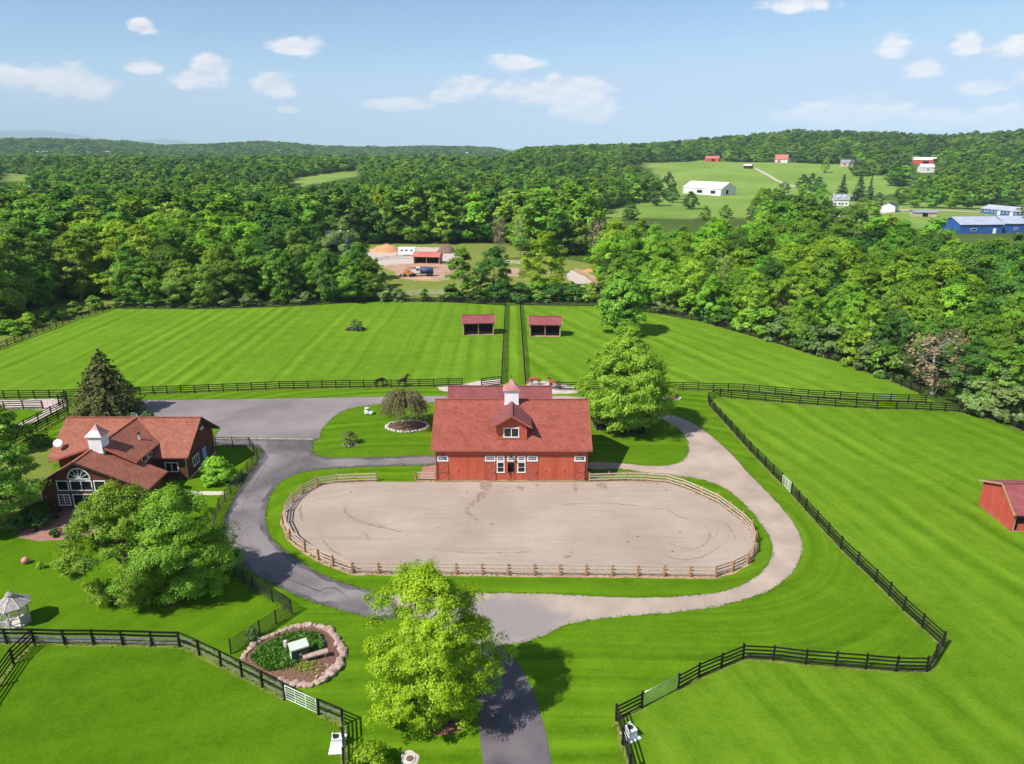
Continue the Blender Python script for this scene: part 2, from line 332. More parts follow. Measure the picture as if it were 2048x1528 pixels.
# ------------------------------------------------------------------ object helpers
def tag(o, label=None, cat=None, group=None, kind=None):
    if label: o['label'] = label
    if cat: o['category'] = cat
    if group: o['group'] = group
    if kind: o['kind'] = kind
    return o
def thing(name, label, cat, loc=(0,0,0), rz=0.0, group=None, kind=None):
    o = bpy.data.objects.new(name, None); COL.objects.link(o); o.location = loc; o.rotation_euler = (0,0,rz)
    o.empty_display_size = .3
    return tag(o, label, cat, group, kind)
def link(name, me, parent=None, loc=(0,0,0), rot=(0,0,0), scl=(1,1,1)):
    o = bpy.data.objects.new(name, me); COL.objects.link(o)
    if parent: o.parent = parent
    o.location = loc; o.rotation_euler = rot; o.scale = scl
    return o
class MB:
    def __init__(s): s.v = []; s.f = []; s.mi = []
    def add(s, vs, fs, m=0):
        k = len(s.v); s.v += [tuple(q) for q in vs]; s.f += [tuple(i+k for i in f) for f in fs]; s.mi += [m]*len(fs); return s
    def box(s, x0, x1, y0, y1, z0, z1, m=0):
        return s.add([(x0,y0,z0),(x1,y0,z0),(x1,y1,z0),(x0,y1,z0),(x0,y0,z1),(x1,y0,z1),(x1,y1,z1),(x0,y1,z1)],
                     [(0,3,2,1),(4,5,6,7),(0,1,5,4),(1,2,6,5),(2,3,7,6),(3,0,4,7)], m)
    def cbox(s, c, d, m=0):
        return s.box(c[0]-d[0]/2, c[0]+d[0]/2, c[1]-d[1]/2, c[1]+d[1]/2, c[2]-d[2]/2, c[2]+d[2]/2, m)
    def beam(s, p0, p1, wd, ht, m=0):
        p0 = Vector(p0); p1 = Vector(p1); d = (p1-p0).normalized()
        sx = d.cross(Vector((0,0,1)))
        sx = Vector((1,0,0)) if sx.length < 1e-4 else sx.normalized()
        up = sx.cross(d).normalized(); a = sx*wd/2; b = up*ht/2
        return s.add([p0-a-b, p0+a-b, p0+a+b, p0-a+b, p1-a-b, p1+a-b, p1+a+b, p1-a+b], [(0,1,2,3),(4,7,6,5),(0,4,5,1),(1,5,6,2),(2,6,7,3),(3,7,4,0)], m)
    def tube(s, pts, rad, n=7, m=0):
        pts = [Vector(p) for p in pts]; vs = []
        for i, p in enumerate(pts):
            d = (pts[min(i+1,len(pts)-1)]-pts[max(i-1,0)]).normalized()
            a = d.cross(Vector((.31,.95,.02)) if abs(d.z) > .9 else Vector((0,0,1))).normalized(); b = d.cross(a)
            r = rad[i] if isinstance(rad, (list, tuple)) else rad
            for k in range(n):
                t = 2*math.pi*k/n; vs.append(p+a*math.cos(t)*r+b*math.sin(t)*r)
        fs = [(i*n+k, i*n+(k+1)%n, (i+1)*n+(k+1)%n, (i+1)*n+k) for i in range(len(pts)-1) for k in range(n)]
        fs += [tuple(reversed(range(n))), tuple(range((len(pts)-1)*n, len(pts)*n))]
        return s.add(vs, fs, m)
    def extr(s, poly, d, m=0):                         # polygon (list of 3d points) pushed along vector d
        n = len(poly); d = Vector(d); a = [Vector(p) for p in poly]
        return s.add(a+[p+d for p in a], [tuple(reversed(range(n))), tuple(range(n, 2*n))]+[(i,(i+1)%n,n+(i+1)%n,n+i) for i in range(n)], m)
    def lathe(s, prof, c=(0,0,0), n=16, m=0):
        vs = [(c[0]+r*math.cos(2*math.pi*k/n), c[1]+r*math.sin(2*math.pi*k/n), c[2]+z) for r, z in prof for k in range(n)]
        fs = [(i*n+k, i*n+(k+1)%n, (i+1)*n+(k+1)%n, (i+1)*n+k) for i in range(len(prof)-1) for k in range(n)]
        fs += [tuple(reversed(range(n))), tuple(range((len(prof)-1)*n, len(prof)*n))]
        return s.add(vs, fs, m)
    def mesh(s, name, mats, smooth=False):
        me = bpy.data.meshes.new(name); me.from_pydata(s.v, [], s.f)
        mats = [mats] if isinstance(mats, str) else mats
        for q in mats: me.materials.append(MAT[q])
        if len(mats) > 1: me.polygons.foreach_set('material_index', s.mi)
        bm = bmesh.new(); bm.from_mesh(me); bmesh.ops.recalc_face_normals(bm, faces=bm.faces); bm.to_mesh(me); bm.free()
        if smooth: me.polygons.foreach_set('use_smooth', [True]*len(me.polygons))
        me.update(); return me
    def build(s, name, mats, parent=None, smooth=False, loc=(0,0,0), rot=(0,0,0)):
        return link(name, s.mesh(name, mats, smooth), parent, loc, rot)

# ------------------------------------------------------------------ terrain
def interp(tab, x):
    if x <= tab[0][0]: return tab[0][1]
    for (a, u), (b, v) in zip(tab, tab[1:]):
        if x <= b: return u+(v-u)*(x-a)/(b-a)
    return tab[-1][1]
ZL = [(-400,58),(0,62),(120,66),(250,60),(330,42),(420,48),(500,58),(570,53),(650,38),(750,36),(850,42),(920,40),(1000,30),(1100,25)]
ZR = [(1000,24),(1160,30),(1300,34),(1400,42),(1500,49),(1600,57),(1700,53),(1800,49),(1900,46),(2000,51),(2048,54),(2300,60)]
def hgt(x, y):
    r = math.hypot(x, y)
    if r < 305 or y < 20: return 0.0
    p = max(-500, min(2500, 1024+FPX*x/(y*_c)))
    wR = sstep(985, 1060, p)
    z = 0.0
    if wR < 1: z += (1-wR)*(11*sstep(500,1150,r)-8*sstep(1300,2000,r)+(interp(ZL,p)-3)*sstep(2300,3500,r)-25*sstep(3700,5200,r))
    if wR > 0: z += wR*(22*sstep(620,1060,r)+(interp(ZR,p)-22)*sstep(1060,1500,r)-26*sstep(1650,2700,r))
    z += noise.noise((x/190, y/190, 3.3))*(3.2 if wR < .5 else 1.6)*sstep(320,620,r)+noise.noise((x/600, y/600, 7.3))*6*sstep(800,2500,r)
    return z*sstep(305,420,r)
def T(px, py):
    r = ray(px, py); t = 60.0
    while t < 9000:
        x, y, z = r[0]*t, r[1]*t, CAMH+r[2]*t
        if z <= hgt(x, y):
            a, b = t*.985-2, t
            for _ in range(24):
                m = (a+b)/2
                if CAMH+r[2]*m <= hgt(r[0]*m, r[1]*m): b = m
                else: a = m
            return (r[0]*b, r[1]*b, hgt(r[0]*b, r[1]*b))
        t = t*1.015+1
    return (r[0]*3000, r[1]*3000, hgt(r[0]*3000, r[1]*3000))
def PG(pts): return [G(*p) for p in pts]
def PT(pts): return [T(*p)[:2] for p in pts]

PROP = [(-103,10),(-104,138),(-101,177)]+PG([(427,618),(567,614),(640,610),(697,606),(760,603),(828,604),(1009,611),(1193,612),(1283,624),(1399,643),(1501,672),(1678,725),(1784,764),(1839,788),(1918,825),(1965,835),(2048,866)])+[(92,70),(110,10)]
# open ground among the woods, seen in the photograph (photo pixels on the terrain)
MEADOW_PX = [[(1270,326),(1400,322),(1700,330),(1760,345),(1825,385),(1760,392),(1700,396),(1500,402),(1500,436),(1190,436),(1190,425),(1300,400),(1320,378),(1310,345)],
             [(0,343),(70,352),(45,364),(0,362)], [(290,319),(420,316),(440,320),(310,324)], [(640,325),(760,320),(775,324),(650,330)], [(420,340),(500,338),(505,343),(425,345)], [(560,366),(610,352),(660,345),(725,340),(720,352),(600,374)], [(1500,402),(1700,396),(1960,412),(2048,398),(2048,463),(1900,463),(1650,440),(1500,440)]]
MEADOW = [PT(p) for p in MEADOW_PX]
YARD = PG([(640,489),(1010,487),(1060,505),(1205,532),(1225,578),(1100,593),(770,597),(735,588),(735,520),(640,510)])
def terrain():
    angs = [R(a*.5) for a in range(-100, 101)]+[R(50+5*k) for k in range(1, 52)]
    rr = [.1,40,80,130,180,240,305]
    while rr[-1] < 28000: rr.append(rr[-1]*1.028+1)
    vs = [(0,0,0)]; md = [0.0]
    for r in rr[1:]:
        for a in angs:
            x, y = r*math.sin(a), r*math.cos(a); vs.append((x, y, hgt(x, y)))
            md.append(1.0 if any(inpoly(x, y, P) for P in MEADOW) else 0.0)
    n = len(angs)
    fs = [(0, 1+(k+1)%n, 1+k) for k in range(n)]
    for i in range(len(rr)-2):
        for k in range(n): fs.append((1+i*n+k, 1+i*n+(k+1)%n, 1+(i+1)*n+(k+1)%n, 1+(i+1)*n+k))
    me = bpy.data.meshes.new('ground'); me.from_pydata(vs, [], fs)
    at = me.attributes.new('meadow', 'FLOAT', 'POINT'); at.data.foreach_set('value', md)
    me.polygons.foreach_set('use_smooth', [True]*len(fs))
    bm = bmesh.new(); bm.from_mesh(me); bmesh.ops.recalc_face_normals(bm, faces=bm.faces)
    if bm.faces[0].normal.z < 0: bmesh.ops.reverse_faces(bm, faces=bm.faces)
    bm.to_mesh(me); bm.free()
    t = NT('terrain'); v = t.pos(); m = t.n('ShaderNodeAttribute', attribute_name='meadow').outputs['Fac']
    f = t.ramp(t.noise(v, .015, 6, .65), .3, .7); g = t.ramp(t.noise(v, .25, 5, .7), .3, .7)
    a = t.mix(f, (.045,.075,.014), (.10,.15,.026)); b = t.mix(f, (.150,.250,.034), (.255,.365,.074)); b = t.mix(t.math('MULTIPLY', t.ramp(t.noise(t.scale(v, 1, .25, 1), .02, 4), .5, .72), .32), b, (.33,.31,.11))
    c = t.mix(m, a, b); c = t.mix(t.math('MULTIPLY', g, .3), c, (.05,.09,.014)); t.bsdf(c, .95, t.noise(v, 1.5, 4), .4, .1, .05)
    me.materials.append(MAT['terrain'])
    tag(link('ground', me), kind='structure')
terrain()

def smooth(pts, closed=True, n=6):
    o = []; m = len(pts)
    for i in range(m if closed else m-1):
        g = lambda k: pts[k % m] if closed else pts[max(0, min(m-1, k))]
        p0, p1, p2, p3 = g(i-1), g(i), g(i+1), g(i+2)
        for k in range(n):
            t = k/n
            o.append(tuple(.5*((2*p1[j])+(-p0[j]+p2[j])*t+(2*p0[j]-5*p1[j]+4*p2[j]-p3[j])*t*t+(-p0[j]+3*p1[j]-3*p2[j]+p3[j])*t**3) for j in (0,1)))
    if not closed: o.append(tuple(pts[-1][:2]))
    return o
from mathutils.geometry import tessellate_polygon
def sheet(name, pts, z, mat, jit=.0, sm=0, step=.5, label=None):
    if sm: pts = smooth(pts, True, sm)
    if jit:
        o = []
        for i in range(len(pts)):
            a, b = pts[i], pts[(i+1) % len(pts)]; d = math.hypot(b[0]-a[0], b[1]-a[1]); k = max(1, int(d/step))
            if d < 1e-6: continue
            nx, ny = -(b[1]-a[1])/d, (b[0]-a[0])/d
            for q in range(k):
                x, y = a[0]+(b[0]-a[0])*q/k, a[1]+(b[1]-a[1])*q/k
                e = jit*(noise.noise((x*.8, y*.8, 5))*1.2+noise.noise((x*2.7, y*2.7, 9))*.8)
                o.append((x+nx*e, y+ny*e))
        pts = o
    tri = tessellate_polygon([[Vector((p[0], p[1], 0)) for p in pts]])
    me = bpy.data.meshes.new(name); me.from_pydata([(p[0], p[1], z) for p in pts], [], [tuple(f) for f in tri])
    bm = bmesh.new(); bm.from_mesh(me); bmesh.ops.recalc_face_normals(bm, faces=bm.faces)
    for f in bm.faces:
        if f.normal.z < 0: f.normal_flip()
    bm.to_mesh(me); bm.free()
    me.materials.append(MAT[mat])
    o = tag(link(name, me), kind='structure')
    if label: o['label'] = label
    return o

lawn('lawn_main', ring=True, width=1.25, amt=.62, wob=2.0, dark=(0.0559,0.1315,0.0024), light=(0.1287,0.2454,0.0084))
lawn('lawn_paddock_left', stripe=R(90), width=1.7, amt=.46, wob=2.2, dark=(0.0762,0.1656,0.0048), light=(0.1693,0.2971,0.0192))
lawn('lawn_paddock_right', stripe=R(113), width=2.2, amt=.44, wob=7, dark=(0.0762,0.1656,0.0048), light=(0.1693,0.2971,0.0192))
lawn('lawn_paddock_near', stripe=R(104), width=1.7, amt=.42, wob=6, dark=(0.0694,0.1510,0.0036), light=(0.1523,0.2727,0.0144))
lawn('lawn_front', stripe=R(20), width=2.4, amt=.22, wob=8, dark=(0.0457,0.1169,0.0018), light=(0.1100,0.2182,0.0066))
lawn('lawn_yard', stripe=R(60), width=1.4, amt=.15, wob=4, dark=(0.0525,0.1266,0.0018), light=(0.1227,0.2377,0.0066))
lawn('lawn_rough', stripe=R(0), width=4, amt=.2, wob=6, dark=(.10,.15,.02), light=(.22,.26,.05))
sheet('lawn', PROP, .004, 'lawn_main')
sheet('paddock_grass', PG([(0,796),(130,795),(390,786),(560,779),(700,776),(925,772),(963,771),(1003,767),(1011,611),(900,605),(828,604),(760,603),(697,606),(640,610),(567,614),(427,618),(233,618),(219,619),(150,640),(0,698),(-120,740),(-160,800)]), .008, 'lawn_paddock_left', .15)
sheet('paddock_grass', PG([(1051,768),(1120,779),(1336,780),(1486,784),(1615,796),(1745,804),(1845,806),(1839,790),(1784,765),(1678,726),(1501,673),(1399,644),(1317,628),(1283,624),(1193,613),(1041,611)]), .008, 'lawn_paddock_right', .15)
sheet('lane_grass', PG([(1003,768),(1051,768),(1040,611),(1011,611)]), .008, 'lawn_paddock_left')
NEARP = PG([(1418,808),(1440,795),(1462,797),(1564,806),(1670,814),(1753,819),(1831,820),(1918,825),(1965,835),(2048,866)])+[(86,78),(86,30),(20,20)]+PG([(1275,1600),(1245,1491),(1231,1442),(1283,1416),(1356,1379),(1397,1356),(1486,1318),(1546,1321),(1611,1329),(1792,1343),(1853,1344),(1885,1293),(1806,1221),(1751,1165),(1681,1098),(1611,1021),(1565,968),(1500,903)])
sheet('paddock_grass', NEARP, .008, 'lawn_paddock_near', .12)
sheet('paddock_grass', PG([(-260,1290),(14,1288),(69,1288),(246,1291),(359,1294),(442,1332),(525,1375),(570,1399),(637,1430),(686,1451),(690,1600),(690,1900),(-600,1900)]), .008, 'lawn_front', .1)
sheet('yard_grass', PG([(-250,1287),(14,1286),(359,1293),(456,1312),(584,1228),(507,1180),(470,1150),(440,1115),(424,1060),(439,1019),(473,974),(516,919),(440,893),(372,960),(240,1000),(60,1010),(100,905),(60,900),(-150,960)]), .008, 'lawn_yard', .08)
sheet('yard_grass', PG([(60,890),(108,905),(104,950),(85,1020),(-30,1070),(-160,1060),(-160,900)]), .012, 'lawn_rough', .3, 4)
sheet('grass_bank', [(-104,130),(-101,177),(-101,186),(-125,188),(-130,140),(-128,112),(-104,112)], .004, 'lawn_rough', .6)

# drives
ASPH = PG([(775,1190),(720,1176),(660,1156),(610,1130),(570,1101),(545,1079),(534,1055),(531,1030),(537,1000),(550,976),(570,958),(600,946),(640,939),(700,936),(780,932),(872,929),(872,911),(780,914),(720,915),(662,915),(634,911),(624,899),(627,885),(625,878),(530,878),(428,876),(434,890),(500,893),(522,903),(512,925),(486,962),(465,1000),(446,1040),(441,1070),(448,1092),(466,1116),(492,1137),(520,1155),(560,1175),(600,1194),(650,1212),(700,1225),(760,1240),(800,1228)])
sheet('driveway', ASPH, .016, 'asphalt_dark', .07, 4)
def inset(pts, d):
    n = len(pts); ar = sum(pts[i][0]*pts[(i+1) % n][1]-pts[(i+1) % n][0]*pts[i][1] for i in range(n)); o = []
    for i in range(n):
        a, b = pts[i-1], pts[(i+1) % n]; l = math.hypot(b[0]-a[0], b[1]-a[1])+1e-9; k = d if ar > 0 else -d
        o.append((pts[i][0]-(b[1]-a[1])/l*k, pts[i][1]+(b[0]-a[0])/l*k))
    return o
sheet('driveway_wear', inset(smooth(ASPH, True, 4), .55), .020, 'asphalt', .38)
PARK = PG([(262,803),(400,799),(560,797),(780,793),(905,792),(905,804),(864,805),(779,808),(748,810),(703,817),(673,830),(645,858),(629,882),(530,881),(430,879),(432,852),(300,834),(268,822)])
sheet('parking_lot', PARK, .012, 'parking', .12, 3)
GRAV = PG([(1000,1292),(1050,1284),(1090,1271),(1118,1256),(1160,1243),(1250,1233),(1340,1226),(1440,1212),(1530,1185),(1580,1150),(1603,1110),(1600,1070),(1575,1030),(1540,990),(1500,950),(1460,905),(1420,870),(1385,846),(1345,830),(1300,818),(1255,812),(1200,806),(1110,800),(1110,792),(1200,796),(1260,803),(1300,828),(1330,842),(1354,856),(1374,880),(1375,910),(1351,928),(1300,932),(1239,926),(1180,924),(1180,939),(1240,938),(1290,946),(1332,949),(1390,957),(1440,972),(1485,1005),(1520,1045),(1541,1080),(1545,1100),(1535,1130),(1505,1158),(1465,1178),(1400,1190),(1300,1195),(1200,1193),(1100,1188),(970,1186),(850,1186),(772,1192),(760,1222),(800,1230),(900,1260),(960,1290)])
sheet('gravel_drive', GRAV, .012, 'gravel', .12, 3)
sheet('driveway', PG([(957,1300),(972,1284),(995,1290),(1030,1320),(1060,1370),(1085,1440),(1103,1528),(1112,1640),(975,1640),(966,1528),(958,1460),(955,1380)]), .020, 'asphalt_dark', .05, 4)
SAND = PG([(674,967),(754,964),(830,964),(1178,964),(1256,963),(1335,967),(1367,976),(1404,992),(1436,1006),(1460,1024),(1485,1043),(1503,1061),(1510,1084),(1508,1107),(1494,1127),(1464,1142),(1430,1153),(1200,1152),(950,1150),(705,1146),(666,1132),(638,1119),(611,1102),(582,1078),(567,1048),(569,1024),(586,1004),(606,988),(635,972)])
sheet('riding_ring', SAND, .016, 'sand', .06)
for P in ([(960,964),(985,964),(978,982),(962,978)], [(958,984),(975,984),(968,996),(944,1012),(936,1022),(946,1030),(960,1042),(950,1040),(930,1026),(932,1016),(946,1002)], [(1035,972),(1044,974),(1046,980),(1036,978)], [(1146,966),(1152,968),(1155,984),(1148,982)], [(1192,968),(1210,966),(1214,978),(1200,976)], [(1128,1112),(1142,1111),(1140,1116),(1130,1117)], [(1070,969),(1080,969),(1078,972),(1071,972)]):
    sheet('damp_patch', PG(P), .020, 'wet_sand', .12, 3, .3)
def ribbon(name, px, wd, z, mat, jit):
    P = smooth(PG(px), False, 6); A_, B_ = [], []
    for i, p in enumerate(P):
        a = P[max(i-1,0)]; b = P[min(i+1,len(P)-1)]; l = math.hypot(b[0]-a[0], b[1]-a[1])+1e-9; k = wd*.5*(.35+.65*math.sin(math.pi*(i+.5)/len(P)))*(1+.5*noise.noise((p[0]*.9, p[1]*.9, 2)))
        A_.append((p[0]-(b[1]-a[1])/l*k, p[1]+(b[0]-a[0])/l*k)); B_.append((p[0]+(b[1]-a[1])/l*k, p[1]-(b[0]-a[0])/l*k))
    sheet(name, A_+B_[::-1], z, mat, jit, 0, .25)
for px, wd in (([(700,1004),(690,1018),(700,1034),(735,1048),(770,1056),(802,1064)],.34), ([(642,1072),(652,1088),(668,1104),(690,1112)],.22), ([(716,1076),(730,1068),(738,1080)],.22), ([(606,1000),(600,1020),(606,1044)],.25), ([(1340,1086),(1372,1098),(1404,1092),(1420,1072),(1410,1052)],.26), ([(1316,1100),(1352,1118),(1404,1114),(1440,1092)],.22), ([(1440,1040),(1462,1058),(1470,1080)],.25), ([(1380,1040),(1352,1030),(1330,1016)],.22), ([(860,1100),(960,1106),(1060,1104)],.16), ([(1120,1010),(1200,1006),(1280,1012)],.16)):
    ribbon('hoof_track', px, wd, .0225, 'wet_sand', .10)
for px in ([(530,934),(512,962),(496,992),(484,1016)], [(520,926),(545,938),(575,952)], [(470,1086),(500,1098),(528,1096)], [(560,1150),(610,1172),(660,1190)], [(600,905),(585,925),(560,940)], [(640,1180),(668,1176),(700,1200)]):
    ribbon('drive_crack', px, .16, .0245, 'asphalt_dark', .05)
sheet('drive_joint', PG([(428,876.2),(626,877.6),(626,879),(428,877.6)]), .0245, 'path_stone', .03)
sheet('brick_walk', PG([(846,934),(872,930),(872,958),(838,958)]), .020, 'brick_paving', 0)
sheet('patio', PG([(75,1030),(190,1015),(215,1050),(140,1080),(35,1075)]), .016, 'brick_paving', .1, 2)
sheet('garden_path', PG([(330,982),(452,983),(450,990),(330,991)]), .016, 'path_stone', .05)
sheet('mulch_bed', PG([(225,1195),(262,1182),(300,1190),(295,1205),(255,1214),(228,1210)]), .016, 'mulch', .2, 3)
sheet('mulch_bed', PG([(330,1200),(352,1196),(362,1205),(348,1212),(332,1210)]), .016, 'mulch', .2, 3)
sheet('mulch_bed', PG([(825,1440),(870,1428),(915,1436),(925,1458),(880,1472),(832,1462)]), .016, 'mulch', .2, 3)
sheet('dirt_track', PG([(880,772),(925,769),(945,764),(1000,757),(1003,766),(965,772),(963,780),(905,784),(880,780)]), .012, 'gravel_pale', .25, 3)
sheet('dirt_track', PG([(1054,770),(1060,762),(1110,765),(1150,775),(1160,784),(1110,788),(1054,780)]), .012, 'gravel_pale', .25, 3)
sheet('dirt_track', PG([(-100,803),(40,800),(118,798),(132,806),(128,816),(90,834),(50,850),(30,850),(86,820),(-100,818)]), .012, 'gravel_pale', .25, 3)
# yard beyond the paddocks
lawn('lawn_rear', stripe=R(10), width=3, amt=.2, dark=(.135,.175,.03), light=(.235,.27,.06))
sheet('rear_field', YARD, .004, 'lawn_rear', .5)
sheet('dirt_patch', PG([(765,532),(800,528),(905,527),(905,556),(850,562),(800,556),(790,545)]), .008, 'dirt', .8, 3)
sheet('dirt_patch', PG([(740,498),(905,496),(905,530),(760,530)]), .006, 'gravel_pale', .8, 2)
sheet('dirt_patch', PG([(1010,536),(1048,538),(1045,552),(1012,550)]), .008, 'dirt', .8, 2)
sheet('dirt_patch', PG([(1128,548),(1165,540),(1205,570),(1160,572)]), .008, 'gravel_pale', .8, 2)

# ------------------------------------------------------------------ fences
def _boxmesh(name, x0, x1, y0, y1, z0, z1, mat):
    return MB().box(x0, x1, y0, y1, z0, z1).mesh(name, mat)
PM = {}; STRIPS = []; FL = []
def post_mesh(wd, ht, mat):
    k = ('p', wd, ht, mat)
    if k not in PM: PM[k] = MB().box(-wd/2, wd/2, -wd/2, wd/2, -.25, ht-.03).box(-wd*.42, wd*.42, -wd*.42, wd*.42, ht-.03, ht).mesh('post', mat)
    return PM[k]
def rail_mesh(th, ht, mat):
    k = ('r', th, ht, mat)
    if k not in PM: PM[k] = _boxmesh('rail', 0, 1, -th/2, th/2, -ht/2, ht/2, mat)
    return PM[k]
def resample(pts, sp, closed=False):
    o = []
    for a, b in zip(pts, pts[1:]+([pts[0]] if closed else [])):
        d = math.hypot(b[0]-a[0], b[1]-a[1]); k = max(1, round(d/sp))
        for q in range(k): o.append((a[0]+(b[0]-a[0])*q/k, a[1]+(b[1]-a[1])*q/k))
    if not closed: o.append(tuple(pts[-1][:2]))
    return o
def fence(name, label, pts, rails=(.30,.64,.98,1.32), pw=.13, ph=1.46, th=.035, rh=.14, pmat='black_wood', rmat='black_wood', sp=2.44, direct=False, side=1, group=None, rmats=None, rail_name='rail', z0=0.0, cat='fence', strip=.20, smat='lawn_rough'):
    P = [tuple(p[:2]) for p in pts] if direct else resample([tuple(p[:2]) for p in pts], sp)
    root = thing(name, label, cat, (P[0][0], P[0][1], z0), 0, group)
    pme = post_mesh(pw, ph, pmat); ox, oy = P[0]
    for i, p in enumerate(P):
        a = P[max(i-1, 0)]; b = P[min(i+1, len(P)-1)]; yaw = math.atan2(b[1]-a[1], b[0]-a[0])
        link('post', pme, root, (p[0]-ox, p[1]-oy, 0), (random.gauss(0,.012), random.gauss(0,.012), yaw), (1, 1, random.uniform(.98,1.03)))
    for i, (a, b) in enumerate(zip(P, P[1:])):
        d = math.hypot(b[0]-a[0], b[1]-a[1]); yaw = math.atan2(b[1]-a[1], b[0]-a[0]); off = side*(pw/2+th/2+.003)
        nx, ny = -math.sin(yaw)*off, math.cos(yaw)*off
        for k, z in enumerate(rails):
            m = rail_mesh(th, rh, (rmats[k] if rmats else rmat))
            dz = random.gauss(0, .012)
            link(rail_name, m, root, (a[0]-ox+nx, a[1]-oy+ny, z+dz), (0, random.gauss(0, .004), yaw), (d, 1, 1))
    if strip:
        Lf, Rt = [], []
        for i, p in enumerate(P):
            a = P[max(i-1, 0)]; b = P[min(i+1, len(P)-1)]; l = math.hypot(b[0]-a[0], b[1]-a[1]); nx, ny = -(b[1]-a[1])/l, (b[0]-a[0])/l
            Lf.append((p[0]+nx*strip, p[1]+ny*strip)); Rt.append((p[0]-nx*strip, p[1]-ny*strip))
        sheet('fence_verge', Lf+Rt[::-1], .0125+.0006*(len(STRIPS) % 5), smat, .12); STRIPS.append(1)
    FL.append(P)
    return root
def gate(name, label, a, b, ht=1.3, z0=.15, bars=6, mat='galvanized', r=.024, ups=2, group=None):
    yaw = math.atan2(b[1]-a[1], b[0]-a[0]); d = math.hypot(b[0]-a[0], b[1]-a[1])
    root = thing(name, label, 'gate', (a[0], a[1], 0), yaw, group)
    q = .12
    MB().tube([(q,0,0), (q,0,ht)], r, 8).tube([(d-q,0,0), (d-q,0,ht)], r, 8).tube([(q+r*1.01,0,z0), (d-q-r*1.01,0,z0)], r, 8).tube([(q+r*1.01,0,ht), (d-q-r*1.01,0,ht)], r, 8).build('frame', mat, root, True)
    for k in range(1, bars):
        z = z0+(ht-z0)*k/bars; MB().tube([(q+.04,0,z), (d-q-.04,0,z)], r*.62, 6).build('bar', mat, root, True)
    for k in range(1, ups+1):
        x = q+(d-2*q)*k/(ups+1); MB().beam((x,-.035,z0+.02), (x,-.035,ht-.02), .04, .02).build('upright', mat, root)
    return root
BLK = 'black board paddock fences'
FR = PG([(-160,800),(9,798),(130,796),(280,790),(390,786),(560,779),(700,776),(810,775),(925,772)])
fence('paddock_fence', 'long black board fence along the front of the left paddock, behind the parking lot', FR, group=BLK)
fence('paddock_fence', 'short black board fence beside the opening at the foot of the lane, left', PG([(963,773),(1003,768)]), group=BLK)
fence('paddock_fence', 'black board fence on the left side of the grass lane between the sheds', PG([(1003,768),(1011,611)]), group=BLK, side=-1)
fence('paddock_fence', 'black board fence on the right side of the grass lane between the sheds', PG([(1051,768),(1040,611)]), group=BLK)
fence('paddock_fence', 'black board fence across the far end of the left paddock before the woods', PG([(1009,611),(900,605),(828,604),(760,603),(697,606),(640,610),(567,614),(427,618),(233,618)]), group=BLK)
fence('paddock_fence', 'black board fence down the left side of the left paddock', PG([(233,618),(219,620),(150,640),(0,698),(-120,740)]), group=BLK)
fence('paddock_fence', 'black board fence across the far end of the right paddock before the woods', PG([(1041,611),(1193,613),(1283,624)]), group=BLK)
fence('paddock_fence', 'black board fence slanting along the wood on the right of the far right paddock', PG([(1283,624),(1317,628),(1399,643),(1501,672),(1678,725),(1784,764),(1839,788)]), group=BLK)
fence('paddock_fence', 'black board fence along the front of the far right paddock, behind the barn tree', PG([(1100,776),(1120,780),(1336,780),(1486,784),(1615,796),(1745,804),(1851,807)]), group=BLK)
fence('paddock_fence', 'black board fence along the back of the near right paddock, lower of two rows', PG([(1416,803),(1440,794),(1462,797),(1564,806),(1670,814),(1753,819),(1831,820),(1918,825),(1965,835),(2020,852),(2090,884)]), group=BLK)
fence('paddock_fence', 'black board fence from the back corner of near right paddock down to white gate', PG([(1416,803),(1419,812),(1500,903),(1563,968)]), group=BLK, side=-1)
fence('paddock_fence', 'long black board fence from the white gate down to the lower right corner', PG([(1582,988),(1611,1021),(1681,1098),(1751,1165),(1806,1221),(1885,1293)]), group=BLK, side=-1)
fence('paddock_fence', 'black board fence across the lower right lawn between corner and metal gate', PG([(1885,1293),(1853,1344),(1792,1343),(1611,1329),(1546,1321),(1486,1318),(1397,1356),(1356,1379)]), group=BLK)
fence('paddock_fence', 'black board fence corner left of the metal gate at bottom right', PG([(1283,1416),(1232,1442),(1245,1491),(1275,1600)]), group=BLK, sp=2.3)
gate('pasture_gate', 'white barred gate in the fence beside the gravel loop', G(1563,968), G(1582,988), mat='white_paint', bars=6)
gate('pasture_gate', 'silver tubular metal gate in the black fence at the bottom right', G(1283,1416), G(1356,1379), bars=5)
FL_R = ('sunlit_plank','black_wood','sunlit_plank','black_wood')  # grey entries are black rails with sunlight put into the colour
fence('paddock_fence', 'black board fence with sunlit grey boards in front of the gazebo', PG([(-120,1287),(14,1288),(69,1288),(130,1290),(187,1290),(246,1291),(304,1293),(359,1294)]), direct=True, group=BLK, rmats=('sunlit_plank','sunlit_plank','black_wood','black_wood'), rh=.2)
fence('paddock_fence', 'black board fence slanting past the stone flower bed to the white gate', PG([(359,1294),(399,1311),(442,1332),(484,1354),(525,1375),(570,1399)]), direct=True, group=BLK, rmats=FL_R)
fence('paddock_fence', 'black board fence right of the white gate, turning down beside the white waterer', PG([(637,1430),(686,1451),(687,1490),(688,1530),(690,1600)]), direct=True, group=BLK, rmats=FL_R)
gate('pasture_gate', 'white barred gate at the lower tip of the stone flower bed', G(570,1399), G(637,1430), mat='white_paint', bars=5)
fence('paddock_fence', 'black board fence running to the bottom left corner from the gazebo fence', PG([(69,1288),(28,1328),(-5,1375),(-40,1425)]), direct=True, group=BLK, side=-1)
fence('paddock_fence', 'lower of two black board fences behind the house at far left, beside pink gate', PG([(-120,822),(9,820),(86,818)]), group=BLK)
